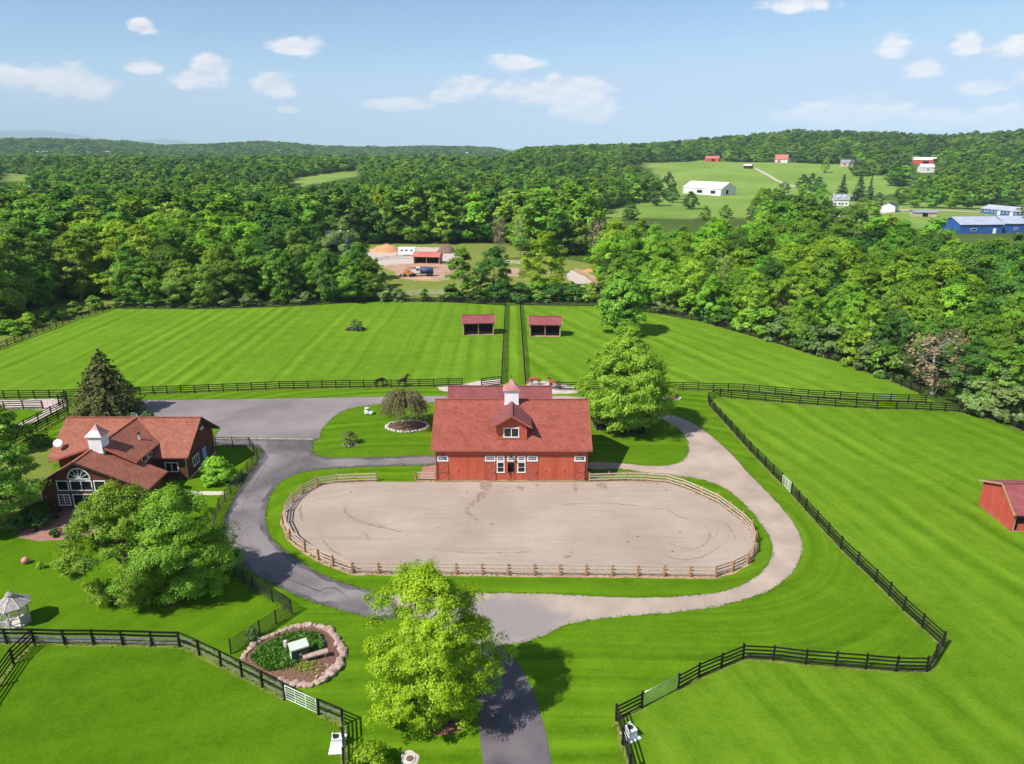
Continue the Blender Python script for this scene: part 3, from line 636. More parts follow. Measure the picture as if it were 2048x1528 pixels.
gate('pasture_gate', 'pale pink metal gate behind the house at far left', G(86,818), G(119,816), mat='pink_gate', bars=5)
fence('paddock_fence', 'upper black board fence slanting down beside the spruce at far left', PG([(119,812),(118,806),(134,799),(137,812),(128,818),(50,858),(0,888)]), group=BLK)
fence('paddock_fence', 'lower black board fence slanting down behind the house at far left', PG([(137,828),(52,876),(-20,915)]), group=BLK)
RG = 'tan rails round the riding ring'
RK = dict(rails=(.30,.66,1.02), pw=.16, ph=1.22, th=.05, rh=.15, pmat='ring_post', rmat='ring_rail', direct=True, group=RG, strip=.28, smat='dirt')
fence('ring_fence', 'tan wooden rail fence curving round the left end of the riding ring', PG([(754,962),(714,963),(674,965),(634,971),(604,987),(584,1004),(570,1024),(566,1048),(580,1079),(610,1103),(637,1120),(666,1133),(705,1147)]), **RK)
BOT = [(705+(1431-705)*k/14, 1147+(1154.5-1147)*k/14) for k in range(15)]
fence('ring_fence', 'long straight tan wooden rail fence along the near side of the riding ring', PG(BOT), **RK)
fence('ring_fence', 'tan wooden rail fence curving round the right end of the riding ring', PG([(1431,1154.5),(1465,1143),(1495,1128),(1509,1107),(1511,1084),(1503,1061),(1485,1042),(1460,1023),(1435,1005),(1404,991),(1367,975),(1335,965),(1295,962),(1256,961),(1217,962),(1178,963)]), **RK)
fence('ring_fence', 'short tan rail fence section touching the left corner of the barn', PG([(831,961),(871,962)]), **RK)
YG = dict(rails=tuple(.12+.155*k for k in range(9)), pw=.085, ph=1.45, th=.025, rh=.045, pmat='dark_iron', rmat='dark_iron', sp=2.2, strip=0)
fence('yard_fence', 'thin black wire fence along the left edge of the curving driveway', PG([(432,893),(500,894),(516,919),(473,974),(439,1019),(424,1062),(438,1115),(470,1152),(507,1180)]), **YG, rail_name='wire')
fence('yard_fence', 'thin black wire fence turning a corner above the stone flower bed', PG([(507,1180),(545,1204),(584,1228),(520,1270),(462,1308)]), **YG, rail_name='wire')
# dark kennel panels under the barn tree
KN = dict(rails=(.12,.32,.52,.72,.92,1.12,1.32), pw=.10, ph=1.45, th=.03, rh=.17, sp=2.0, strip=0)
fence('kennel_fence', 'dark close-boarded pen beside the barn under the large tree', PG([(1182,838),(1194,861),(1288,869),(1290,836)]), **KN)
# ------------------------------------------------------------------ building helpers
DIRS = {'S': (Vector((1,0,0)), Vector((0,-1,0))), 'N': (Vector((-1,0,0)), Vector((0,1,0))), 'E': (Vector((0,1,0)), Vector((1,0,0))), 'W': (Vector((0,-1,0)), Vector((-1,0,0)))}
def abox(mb, o, dr, a0, a1, n0, n1, z0, z1, m=0):
    a, n = DIRS[dr]; o = Vector(o)
    P = lambda u, q, z: o+a*u+n*q+Vector((0,0,z))
    return mb.add([P(a0,n0,z0),P(a1,n0,z0),P(a1,n1,z0),P(a0,n1,z0),P(a0,n0,z1),P(a1,n0,z1),P(a1,n1,z1),P(a0,n1,z1)], [(0,3,2,1),(4,5,6,7),(0,1,5,4),(1,2,6,5),(2,3,7,6),(3,0,4,7)], m)
def window(parent, o, wd, ht, dr='S', cols=1, rows=1, fw=.09, fmat='white_paint', gmat='glass_dark', lights=1, name='window', label=None):
    """o = lower centre on the wall face; lights = number of glass panes side by side"""
    mb = MB()
    abox(mb, o, dr, -wd/2, wd/2, 0, .07, ht-fw, ht); abox(mb, o, dr, -wd/2-.03, wd/2+.03, 0, .09, 0, fw)
    abox(mb, o, dr, -wd/2, -wd/2+fw, 0, .07, fw, ht-fw); abox(mb, o, dr, wd/2-fw, wd/2, 0, .07, fw, ht-fw)
    lw = (wd-2*fw)/lights
    for k in range(1, lights): abox(mb, o, dr, -wd/2+fw+lw*k-fw*.4, -wd/2+fw+lw*k+fw*.4, 0, .065, fw, ht-fw)
    mu = .03
    for k in range(1, cols):
        x = -wd/2+fw+(wd-2*fw)*k/cols; abox(mb, o, dr, x-mu/2, x+mu/2, 0, .045, fw, ht-fw)
    for k in range(1, rows):
        z = fw+(ht-2*fw)*k/rows; abox(mb, o, dr, -wd/2+fw, wd/2-fw, 0, .043, z-mu/2, z+mu/2)
    w_ = mb.build(name, fmat, parent)
    if label: w_['label'] = label
    for k in range(lights):
        x0 = -wd/2+fw+lw*k+(fw*.4 if k else 0); x1 = -wd/2+fw+lw*(k+1)-(fw*.4 if k < lights-1 else 0)
        g = MB(); abox(g, o, dr, x0, x1, .004, .022, fw, ht-fw); g.build('pane', gmat, w_)
    return w_
def slab(mb, e0, e1, r1, r0, th=.16, m=0): return mb.extr([e0, e1, r1, r0], (0,0,-th), m)
def roof_gable_x(parent, x0, x1, y0, y1, ze, zr, mat, yr=None, th=.16, name='roof', cap=True, zb=None):
    yr = (y0+y1)/2 if yr is None else yr; zb = ze if zb is None else zb
    mb = MB(); slab(mb, (x0,y0,ze), (x1,y0,ze), (x1,yr,zr), (x0,yr,zr), th); slab(mb, (x1,y1,zb), (x0,y1,zb), (x0,yr,zr), (x1,yr,zr), th)
    r_ = mb.build(name, mat, parent)
    if cap: MB().beam((x0-.01,yr,zr+.015), (x1+.01,yr,zr+.015), .30, .06).build('ridge_cap', mat, r_)
    return r_
def roof_gable_y(parent, x0, x1, y0, y1, ze0, zr, mat, xr, ze1=None, th=.16, name='roof', cap=True):
    ze1 = ze0 if ze1 is None else ze1
    mb = MB(); slab(mb, (x0,y1,ze0), (x0,y0,ze0), (xr,y0,zr), (xr,y1,zr), th); slab(mb, (x1,y0,ze1), (x1,y1,ze1), (xr,y1,zr), (xr,y0,zr), th)
    r_ = mb.build(name, mat, parent)
    if cap: MB().beam((xr,y0-.01,zr+.015), (xr,y1+.01,zr+.015), .30, .06).build('ridge_cap', mat, r_)
    return r_
def cupola(parent, x, y, hw, z0, z1, over, z2, rmat, finial=True, wind=True):
    c = MB().box(x-hw, x+hw, y-hw, y+hw, z0, z1).build('cupola', 'white_paint', parent)
    MB().box(x-hw-.06, x+hw+.06, y-hw-.06, y+hw+.06, z1-.16, z1-.003).build('cornice', 'white_paint', c)
    MB().box(x-hw-.05, x+hw+.05, y-hw-.05, y+hw+.05, z0+.55, z0+.65).build('band', 'white_paint', c)
    mb = MB(); b = hw+over
    P = [(x-b,y-b,z1),(x+b,y-b,z1),(x+b,y+b,z1),(x-b,y+b,z1)]; m_ = lambda p, t, z: (x+(p[0]-x)*t, y+(p[1]-y)*t, z)
    ring2 = [m_(p, .45, z1+(z2-z1)*.46) for p in P]
    mb.add(P+ring2+[(x,y,z2)], [(3,2,1,0)]+[(i,(i+1)%4,4+(i+1)%4,4+i) for i in range(4)]+[(4+i,4+(i+1)%4,8) for i in range(4)])
    rf = mb.build('cupola_roof', rmat, c)
    if finial: MB().tube([(x,y,z2-.05),(x,y,z2+.55)], .025, 6).lathe([(.001,.2),(.07,.27),(.07,.33),(.001,.4)], (x,y,z2-.05), 8).build('finial', 'dark_iron', c)
    return c
def xdoor(parent, o, wd, ht, dr='S', mat='barn_siding'):
    mb = MB(); abox(mb, o, dr, -wd/2, wd/2, 0, .05, .04, ht); d = mb.build('door', mat, parent)
    b = MB(); f = .11
    for (z0, z1) in ((.04, ht/2-.02), (ht/2+.02, ht)):
        abox(b, o, dr, -wd/2, wd/2, .05, .085, z1-f, z1); abox(b, o, dr, -wd/2, wd/2, .05, .085, z0, z0+f)
        abox(b, o, dr, -wd/2, -wd/2+f, .05, .085, z0+f, z1-f); abox(b, o, dr, wd/2-f, wd/2, .05, .085, z0+f, z1-f)
        a, n = DIRS[dr]; O = Vector(o)
        b.beam(O+a*(-wd/2+f)+n*.066+Vector((0,0,z0+f)), O+a*(wd/2-f)+n*.066+Vector((0,0,z1-f)), .03, .10)
    b.build('brace', 'trim_red', d)
    h = MB(); abox(h, o, dr, wd/2-.08, wd/2-.05, .085, .12, ht*.45, ht*.55); h.build('handle', 'dark_iron', d)
    return d

# ------------------------------------------------------------------ main barn
barn = thing('horse_barn', 'large red horse barn with brick-red roof, centre dormer and white cupola', 'barn', (-.05, 77.9, 0))
MB().extr([(-9,0,-.3),(-9,12,-.3),(-9,12,4.38),(-9,6,8.12),(-9,0,4.38)], (18,0,0)).build('wall', 'barn_siding', barn)
rf = roof_gable_x(barn, -9.55, 9.55, -.45, 12.45, 4.27, 8.35, 'barn_shingle', yr=6)
MB().box(-9.57, 9.57, -.51, -.453, 4.06, 4.28).build('gutter', 'trim_red', rf)
MB().box(-9.57, 9.57, 12.453, 12.51, 4.06, 4.28).build('gutter', 'trim_red', rf)
for s in (-1, 1):
    MB().beam((s*9.56,-.45,4.18), (s*9.56,6,8.26), .05, .24).beam((s*9.56,12.45,4.18), (s*9.56,6,8.26), .05, .24).build('rake_board', 'trim_red', rf)
    MB().tube([(s*8.93,-.62,4.15),(s*8.93,-.06,3.9),(s*8.93,-.06,.1)], .045, 8).build('downspout', 'trim_red', barn, True)
    MB().box(s*9.0-.08, s*9.0+.08, -.05, .10, 0, 4.4).build('corner_board', 'trim_red', barn)
    # side wall windows and doors
    for y in (2.5, 6, 9.5): window(barn, (s*9.0, y, 1.5), 1.0, .9, 'E' if s > 0 else 'W', 3, 2)
MB().box(-8.9, 8.9, -.03, .0, 2.50, 2.57).build('trim_board', 'trim_red', barn)
MB().box(-9.05, 9.05, -.10, .02, -.2, .10).build('sill_beam', 'tan_wood', barn)
for x0, x1 in ((-8.85,-7.57),(-3.17,-1.95),(-1.76,-.86),(-.49,.37),(.70,1.66),(1.88,3.11),(7.50,8.82)):
    window(barn, ((x0+x1)/2, 0, 2.62), x1-x0, .70, 'S', 5 if x1-x0 > 1.1 else 4, 2, .13)
for x0, x1 in ((-8.76,-7.56),(-3.09,-1.90),(1.95,3.12),(7.56,8.78)): xdoor(barn, ((x0+x1)/2, 0, 0), x1-x0, 2.42)
for x0, x1 in ((-1.78,-.84),(.69,1.67)):
    window(barn, ((x0+x1)/2, 0, 1.12), x1-x0, 1.44, 'S', 1, 2, .11)
# centre half door, top leaf open
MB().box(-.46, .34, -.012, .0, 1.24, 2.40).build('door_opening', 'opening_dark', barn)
hd = MB().box(-.46, .34, -.05, .0, .08, 1.22).build('half_door', 'barn_siding', barn)
MB().beam((-.42,-.066,.16), (.30,-.066,1.16), .03, .10).box(-.46,.34,-.08,-.05,1.10,1.22).box(-.46,.34,-.08,-.05,.08,.2).build('brace', 'trim_red', hd)
MB().box(-.53, -.47, -.42, -.05, 1.24, 2.40).build('open_leaf', 'barn_siding', barn)
for s in (-1, 1): MB().box(-.52 if s < 0 else .345, -.465 if s < 0 else .41, -.04, 0, .08, 2.5).build('door_post', 'trim_red', barn)
# plain stall panels with ring bosses
for x0, x1 in ((-7.50,-5.31),(-5.27,-3.20),(3.20,5.33),(5.37,7.50)):
    p = MB().box(x0, x1, -.035, 0, .12, 2.49).build('stall_panel', 'barn_siding', barn)
    xm = (x0+x1)/2+random.uniform(-.2,.2)
    MB().lathe([(.10,0),(.12,.04),(.001,.07)], (0,0,0), 10).build('boss', 'trim_red', p, True, (xm, -.035, 1.35), (R(90),0,0))
for x0, x1 in ((-7.50,-5.31),(-5.27,-3.20),(3.20,5.33),(5.37,7.50)):
    MB().box(x0, x1, -.03, 0, 2.58, 3.32).build('upper_panel', 'barn_siding', barn)
l_ = MB().tube([(-.06,-.02,3.55),(-.06,-.30,3.62),(-.06,-.42,3.5)], .025, 6).build('lamp', 'dark_iron', barn)
MB().lathe([(.03,.12),(.05,.10),(.20,.0),(.19,-.01)], (-.06,-.42,3.40), 12).build('lamp_shade', 'dark_iron', l_)
for x in (-8.2, 8.2):
    MB().lathe([(.03,.10),(.16,.0),(.15,-.01)], (x,-.22,3.42), 12).tube([(x,0,3.52),(x,-.22,3.50)], .02, 6).build('lamp', 'dark_iron', barn)
# dormer
dm = MB().extr([(-1.83,.87,5.0),(1.83,.87,5.0),(1.83,.87,6.96),(0,.87,8.08),(-1.83,.87,6.96)], (0,3.6,0)).build('dormer', 'barn_siding', barn)
dr_ = roof_gable_y(barn, -2.42, 2.42, .25, 5.9, 6.85, 8.34, 'rear_shingle', 0, th=.12, name='dormer_roof')
for s in (-1, 1): MB().beam((s*2.42,.235,6.78), (0,.235,8.27), .05, .20).build('rake_board', 'trim_red', dr_)
MB().box(-1.86,1.86,.80,.868,5.12,5.24).build('sill_band', 'trim_red', dm)
window(dm, (-.03, .87, 5.33), 1.88, 1.26, 'S', 1, 1, .11, lights=2)
cupola(barn, .0, 6.0, .87, 7.4, 9.80, .20, 11.08, 'copper_roof')
# rear wing
MB().extr([(-8.5,12,-.3),(-8.5,22,-.3),(-8.5,22,3.3),(-8.5,17.1,6.15),(-8.5,12,3.3)], (13.7,0,0)).build('rear_wing_wall', 'barn_siding', barn)
roof_gable_x(barn, -8.95, 5.65, 11.6, 22.6, 3.2, 6.42, 'rear_shingle', name='rear_wing_roof')
for y in (14, 17, 20): window(barn, (5.2, y, 1.4), 1.0, .9, 'E', 3, 2)
MB().box(6.5, 8.3, 12.3, 13.6, -.05, 1.5).build('feed_bin', 'barn_siding', barn)

# ------------------------------------------------------------------ house
HX, HY = -47.0, 78.3
house = thing('stable_house', 'brown clapboard house with red shingle roofs, white cupola and arched gable window', 'house', (HX, HY, 0))
def hx(x): return x-HX
def hy(y): return y-HY
MB().extr([(hx(-54.5),0,-.3),(hx(-54.5),8,-.3),(hx(-54.5),8,3.30),(hx(-54.5),4.1,6.22),(hx(-54.5),0,3.30)], (15.4,0,0)).build('main_wall', 'house_siding', house)
rf = roof_gable_x(house, hx(-55.2), hx(-38.5), -.75, 8.85, 3.25, 6.52, 'house_shingle', yr=4.1, name='main_roof')
MB().beam((hx(-38.49),-.75,3.16), (hx(-38.49),4.1,6.43), .05, .24).beam((hx(-38.49),8.85,3.16), (hx(-38.49),4.1,6.43), .05, .24).build('rake_board', 'trim_brown', rf)
# middle wing, wide and low pitched, behind the great room
my0, my1 = hy(74.2), 4.6
MB().extr([(hx(-51.6),my0,-.3),(hx(-43.0),my0,-.3),(hx(-43.0),my0,4.50),(hx(-46.6),my0,6.22),(hx(-51.6),my0,4.62)], (0,my1-my0-1,0)).build('middle_wall', 'house_siding', house)
mr = roof_gable_y(house, hx(-52.5), hx(-42.5), hy(73.75), my1, 4.45, 6.50, 'house_shingle', hx(-46.6), 4.42, name='middle_roof')
MB().beam((hx(-52.5),hy(73.73),4.36), (hx(-46.6),hy(73.73),6.41), .05, .22).beam((hx(-42.5),hy(73.73),4.33), (hx(-46.6),hy(73.73),6.41), .05, .22).build('rake_board', 'trim_red', mr)
for y in (75.0, 76.3): window(house, (hx(-43.0), hy(y), 3.25), 1.1, .8, 'E', 2, 1, .08)
window(house, (hx(-43.0), hy(77.6), 3.35), 1.0, .45, 'E', 1, 1, .08)
# great room
MB().extr([(hx(-51.9),hy(70.7),-.3),(hx(-40.6),hy(70.7),-.3),(hx(-40.6),hy(70.7),2.75),(hx(-47.4),hy(70.7),5.72),(hx(-51.9),hy(70.7),2.98)], (0,4.2,0)).build('great_room_wall', 'house_siding', house)
gr = roof_gable_y(house, hx(-52.3), hx(-39.8), hy(70.2), hy(75.0), 3.0, 6.0, 'house_shingle', hx(-47.4), 2.68, name='great_room_roof')
MB().beam((hx(-52.3),hy(70.18),2.91), (hx(-47.4),hy(70.18),5.91), .05, .22).beam((hx(-39.8),hy(70.18),2.59), (hx(-47.4),hy(70.18),5.91), .05, .22).build('rake_board', 'trim_brown', gr)
fy = hy(70.7)
aw = MB(); ax = hx(-47.37); RR = 1.26; n = 18                       # arched fan window
for k in range(n):
    a0, a1 = math.pi*k/n, math.pi*(k+1)/n
    aw.extr([(ax+RR*math.cos(a0),fy-.07,3.83+RR*math.sin(a0)),(ax+RR*math.cos(a1),fy-.07,3.83+RR*math.sin(a1)),(ax+(RR-.11)*math.cos(a1),fy-.07,3.83+(RR-.11)*math.sin(a1)),(ax+(RR-.11)*math.cos(a0),fy-.07,3.83+(RR-.11)*math.sin(a0))], (0,.07,0))
aw.box(ax-RR, ax+RR, fy-.07, fy, 3.74, 3.83)
for a in (30, 60, 90, 120, 150): aw.beam((ax,fy-.05,3.83), (ax+(RR-.1)*math.cos(R(a)),fy-.05,3.83+(RR-.1)*math.sin(R(a))), .04, .05)
awo = aw.build('arched_window', 'white_paint', house)
MB().extr([(ax+(RR-.1)*math.cos(math.pi*k/n),fy-.03,3.83+(RR-.1)*math.sin(math.pi*k/n)) for k in range(n+1)], (0,.02,0)).build('pane', 'glass_dark', awo)
window(house, (hx(-49.32), fy, 2.36), 1.32, 1.22, 'S', 1, 1, .09)
window(house, (hx(-47.28), fy, 2.36), 2.42, 1.22, 'S', 1, 1, .09, lights=2)
window(house, (hx(-45.22), fy, 2.36), 1.30, 1.22, 'S', 1, 1, .09)
window(house, (hx(-49.45), fy, .55), 1.30, 1.38, 'S', 4, 4, .09, lights=2)
window(house, (hx(-47.28), fy, .10), 2.42, 1.85, 'S', 1, 1, .09, lights=2, name='glass_door')
window(house, (hx(-45.2), fy, .55), 1.30, 1.38, 'S', 1, 1, .09)
cupola(house, hx(-46.75), hy(74.35), .74, 5.0, 7.55, .22, 8.85, 'copper_roof', finial=False)
window(house, (hx(-46.75)+.74, hy(74.35), 5.7), .9, .55, 'E', 1, 1, .08)
# right gable wall and recess
window(house, (hx(-39.1), hy(80.6), 1.0), 1.7, 1.2, 'E', 1, 1, .09, lights=3)
d_ = MB(); abox(d_, (hx(-39.1), hy(83.1), 0), 'E', -.5, .5, 0, .05, .05, 2.15); d_ = d_.build('door', 'blue_door', house)
h_ = MB(); abox(h_, (hx(-39.1), hy(83.1), 0), 'E', .36, .42, .05, .10, 1.0, 1.1); h_.build('handle', 'galvanized', d_)
window(house, (hx(-41.0), 0, 1.05), 1.6, 1.25, 'S', 1, 1, .09, lights=2)
MB().beam((hx(-39.06),-.03,.12), (hx(-39.06),8.03,.12), .04, .14).build('sill_board', 'off_white', house)
MB().tube([(hx(-39.15),-.70,3.1),(hx(-39.2),-.08,2.85),(hx(-39.2),-.08,.1)], .05, 8).build('downspout', 'off_white', house, True)
MB().tube([(hx(-51.85),hy(70.62),2.85),(hx(-51.85),hy(70.62),.1)], .05, 8).build('downspout', 'off_white', house, True)
# flue, vents, satellite dish
MB().lathe([(.16,0),(.16,.1),(.10,.14),(.10,.62)], (hx(-44.3), hy(78.3), 5.28), 12).build('flue', 'off_white', house)
MB().lathe([(.12,0),(.12,.28),(.02,.33)], (hx(-44.3), hy(78.3), 5.90), 12).build('flue_cap', 'dark_iron', house)
MB().tube([(hx(-43.9), hy(75.9), 5.0),(hx(-43.9), hy(75.9), 5.35)], .06, 8).build('vent_pipe', 'dark_iron', house)
dish = MB().lathe([(.02,-.10),(.30,-.06),(.50,.02),(.49,.03),(.29,-.045),(.001,-.08)], (0,0,0), 16).build('satellite_dish', 'white_paint', house, True, (hx(-54.2), hy(78.4), 4.75), (R(50),0,R(20)))
MB().tube([(0,0,-.1),(0,.15,-.55),(0,.5,-.9)], .03, 6).build('mast', 'galvanized', dish)
MB().box(hx(-38.46),hx(-38.30),3.2,3.9,5.15,5.4).build('floodlight', 'off_white', house)
# brick step and patio seating shadowed by the maples
t_ = thing('patio_bench', 'white slatted bench against the house wall on the brick patio', 'bench', (*G(128,1012), 0), R(8))
for k in range(4): MB().box(-.8,.8,-.25+.13*k,-.14+.13*k,.42,.45).build('seat_slat', 'white_paint', t_)
for k in range(3): MB().box(-.8,.8,.27,.30,.55+.14*k,.65+.14*k).build('back_slat', 'white_paint', t_)
for x in (-.72,.72):
    for y in (-.2,.27): MB().box(x-.035,x+.035,y-.03,y+.03,0,.42 if y < 0 else .95).build('leg', 'white_paint', t_)
t_ = thing('patio_table', 'round dark table on the brick patio below the arched window', 'table', (*G(112,1035), 0))
MB().lathe([(.001,.70),(.75,.70),(.75,.74),(.001,.74)], n=20).build('table_top', 'dark_iron', t_); MB().lathe([(.3,0),(.3,.03),(.05,.05),(.05,.70)], n=10).build('pedestal', 'dark_iron', t_)

# ------------------------------------------------------------------ run-in sheds
def shed(label, fl, fr, depth, hf, hr, hb, roofmat, wallmat, group, name='run_in_shed', yr=.42):
    a, b = G(*fl), G(*fr); wd = b[0]-a[0]; yaw = math.atan2(b[1]-a[1], b[0]-a[0]); wd = math.hypot(b[0]-a[0], b[1]-a[1])
    t_ = thing(name, label, 'shed', (a[0], a[1], 0), yaw, group)
    th = .12; y_r = depth*yr
    prof = lambda x: [(x,0,-.15),(x,depth,-.15),(x,depth,hb),(x,y_r,hr),(x,0,hf)]
    for x in (0, wd-th): MB().extr(prof(x), (th,0,0)).build('side_wall', wallmat, t_)
    MB().box(th, wd-th, depth-th, depth-.003, -.15, hb).build('back_wall', 'shaded_inside', t_)  # inner shade is put into the dark wall colour
    MB().box(th+.003, wd-th-.003, .02, depth-th-.003, -.1, .03).build('floor', 'dirt', t_)
    MB().box(th, wd-th, .02, .14, hf-.28, hf-.02).build('header', wallmat, t_)
    MB().box(wd/2-.08, wd/2+.08, .02, .18, -.15, hf-.28).build('post', 'tan_wood', t_)
    for x in (th, wd-th-.14): MB().box(x, x+.14, .0, .14, -.15, hf-.28).build('post', 'tan_wood', t_)
    MB().box(th, wd-th, .14, depth-th, 1.2, 1.24).build('kick_rail', 'shaded_inside', t_) if False else None
    roof_gable_x(t_, -.25, wd+.25, -.40, depth+.35, hf-.02, hr+.14, roofmat, yr=y_r, th=.12, zb=hb-.02)
    for x in (-.25, wd+.25): MB().beam((x,-.4,hf-.1), (x,y_r,hr+.06), .04, .18).beam((x,depth+.35,hb-.1), (x,y_r,hr+.06), .04, .18).build('rake_board', 'tan_wood', t_)
    return t_
SG = 'open-fronted run-in sheds in the paddocks'
shed('maroon-roofed open run-in shed left of the grass lane', (926,671), (988,669.5), 3.9, 2.75, 4.0, 2.4, 'shed_shingle', 'tan_wood', SG)
shed('maroon-roofed open run-in shed right of the grass lane', (1059,673), (1121,674), 3.9, 2.75, 4.0, 2.4, 'shed_shingle', 'tan_wood', SG)
s3 = thing('run_in_shed', 'red-walled run-in shed with maroon roof cut by the right edge', 'shed', (52.2, 65.9, 0), R(-3), SG)
for x in (0, 9.88): MB().extr([(x,0,-.15),(x,5.9,-.15),(x,5.9,3.0),(x,2.5,4.25),(x,0,2.35)], (.12,0,0)).build('side_wall', 'shed_siding', s3)
MB().box(.12,9.88,5.78,5.897,-.15,3.0).build('back_wall', 'shed_siding', s3)
MB().box(.125,9.875,.02,5.77,-.1,.03).build('floor', 'dirt', s3)
for x in (.12, 3.4, 6.6, 9.74): MB().box(x,x+.14,0,.14,-.15,2.2).build('post', 'tan_wood', s3)
MB().box(.12,9.88,.02,.14,2.0,2.3).build('header', 'shed_siding', s3)
MB().box(.6,3.3,.06,.1,0,.9).build('kick_board', 'shed_siding', s3)
roof_gable_x(s3, -.3, 10.3, -.45, 6.3, 2.2, 4.42, 'shed_shingle', yr=2.5, th=.13, zb=3.0)
MB().beam((-.3,-.45,2.1), (-.3,2.5,4.32), .04, .2).beam((-.3,6.3,2.9), (-.3,2.5,4.32), .04, .2).build('rake_board', 'tan_wood', s3)

# ------------------------------------------------------------------ gazebo
gz = thing('gazebo', 'small grey-white wooden gazebo with shingled roof on the lawn at left', 'gazebo', (*G(33,1246), 0), R(12)); gz.scale = (.88,.88,.92)
q = lambda r, k, z: (r*math.cos(2*math.pi*k/8), r*math.sin(2*math.pi*k/8), z)
MB().extr([q(1.28,k,0) for k in range(8)], (0,0,.12)).build('deck', 'aged_white_wood', gz)
for k in range(8):
    MB().beam(q(1.2,k,.12), q(1.2,k,2.15), .11, .11).build('post', 'aged_white_wood', gz)
    a, b = Vector(q(1.2,k,0)), Vector(q(1.2,k+1,0))
    hd_ = MB().beam(a+Vector((0,0,2.08)), b+Vector((0,0,2.08)), .06, .16); m_ = (a+b)/2; d = (b-a)
    for j in range(7):                                                # arched brackets under the header
        t0, t1 = j/7, (j+1)/7; f = lambda t: 1.62+.36*math.sin(math.pi*t)
        hd_.extr([a+d*t0+Vector((0,0,2.0)), a+d*t1+Vector((0,0,2.0)), a+d*t1+Vector((0,0,f(t1))), a+d*t0+Vector((0,0,f(t0)))], (m_.normalized()*.03))
    hd_.build('header', 'aged_white_wood', gz)
    if k == 6: continue
    rl = MB().beam(a+Vector((0,0,.85)), b+Vector((0,0,.85)), .07, .06).beam(a+Vector((0,0,.25)), b+Vector((0,0,.25)), .05, .05).build('railing', 'aged_white_wood', gz)
    for j in range(1, 7): MB().beam(a+d*(j/7)+Vector((0,0,.25)), a+d*(j/7)+Vector((0,0,.84)), .03, .03).build('baluster', 'aged_white_wood', rl)
for k in range(8):
    p = [q(1.62,k,2.12), q(1.62,k+1,2.12), q(.28,k+1,2.86), q(.28,k,2.86)]
    fr_ = MB().extr(p, (0,0,-.06)).build('roof_panel', 'gazebo_shingle', gz)
    MB().beam(Vector(q(1.62,k,2.135)), Vector(q(.28,k,2.875)), .07, .04).build('hip_cap', 'aged_white_wood', fr_)
MB().extr([q(.24,k,2.80) for k in range(8)], (0,0,.32)).build('lantern', 'aged_white_wood', gz)
mb = MB(); mb.add([q(.40,k,3.10) for k in range(8)]+[(0,0,3.42)], [(k,(k+1)%8,8) for k in range(8)]+[tuple(reversed(range(8)))]); mb.build('lantern_roof', 'gazebo_shingle', gz)
# ------------------------------------------------------------------ trees
rng = np.random.default_rng(11)
def leaf_mesh(name, C, Nrm, size, tint, mat):
    """rhombic leaves: centres C, normals Nrm, half-length size"""
    n = len(C); rnd = rng.normal(size=(n,3)); t = np.cross(Nrm, rnd); t /= np.linalg.norm(t, axis=1, keepdims=True)+1e-9
    b = np.cross(Nrm, t); s = size[:,None]
    V = np.empty((n,4,3)); bend = Nrm*s*.18
    V[:,0] = C-t*s-bend; V[:,1] = C+b*s*.55; V[:,2] = C+t*s-bend; V[:,3] = C-b*s*.55
    me = bpy.data.meshes.new(name); me.vertices.add(n*4); me.vertices.foreach_set('co', V.ravel().astype(np.float32))
    me.loops.add(n*4); me.loops.foreach_set('vertex_index', np.arange(n*4, dtype=np.int32))
    me.polygons.add(n); me.polygons.foreach_set('loop_start', np.arange(0, n*4, 4, dtype=np.int32)); me.polygons.foreach_set('loop_total', np.full(n, 4, dtype=np.int32))
    a = me.attributes.new('tint', 'FLOAT', 'FACE'); a.data.foreach_set('value', np.clip(tint, 0, 1).astype(np.float32))
    me.materials.append(MAT[mat]); me.update(calc_edges=True); return me
PROFS = {'round': lambda t: np.sqrt(np.clip(1-(2*t-1)**2, 0, 1))**.9, 'egg': lambda t: np.sin(np.pi*np.clip(t,0,1)**.75)**.8,
         'dome': lambda t: np.clip(1-t**2.4, 0, 1)**.6*(.55+.45*np.clip(t/.2,0,1)), 'tall': lambda t: np.sin(np.pi*np.clip(t,0,1)**.85)**.6, 'cone': lambda t: np.clip(1.02-t,0,1)**.85*np.clip(.35+t/.12,0,1)}
def unit(v): return v/(np.linalg.norm(v, axis=1, keepdims=True)+1e-9)
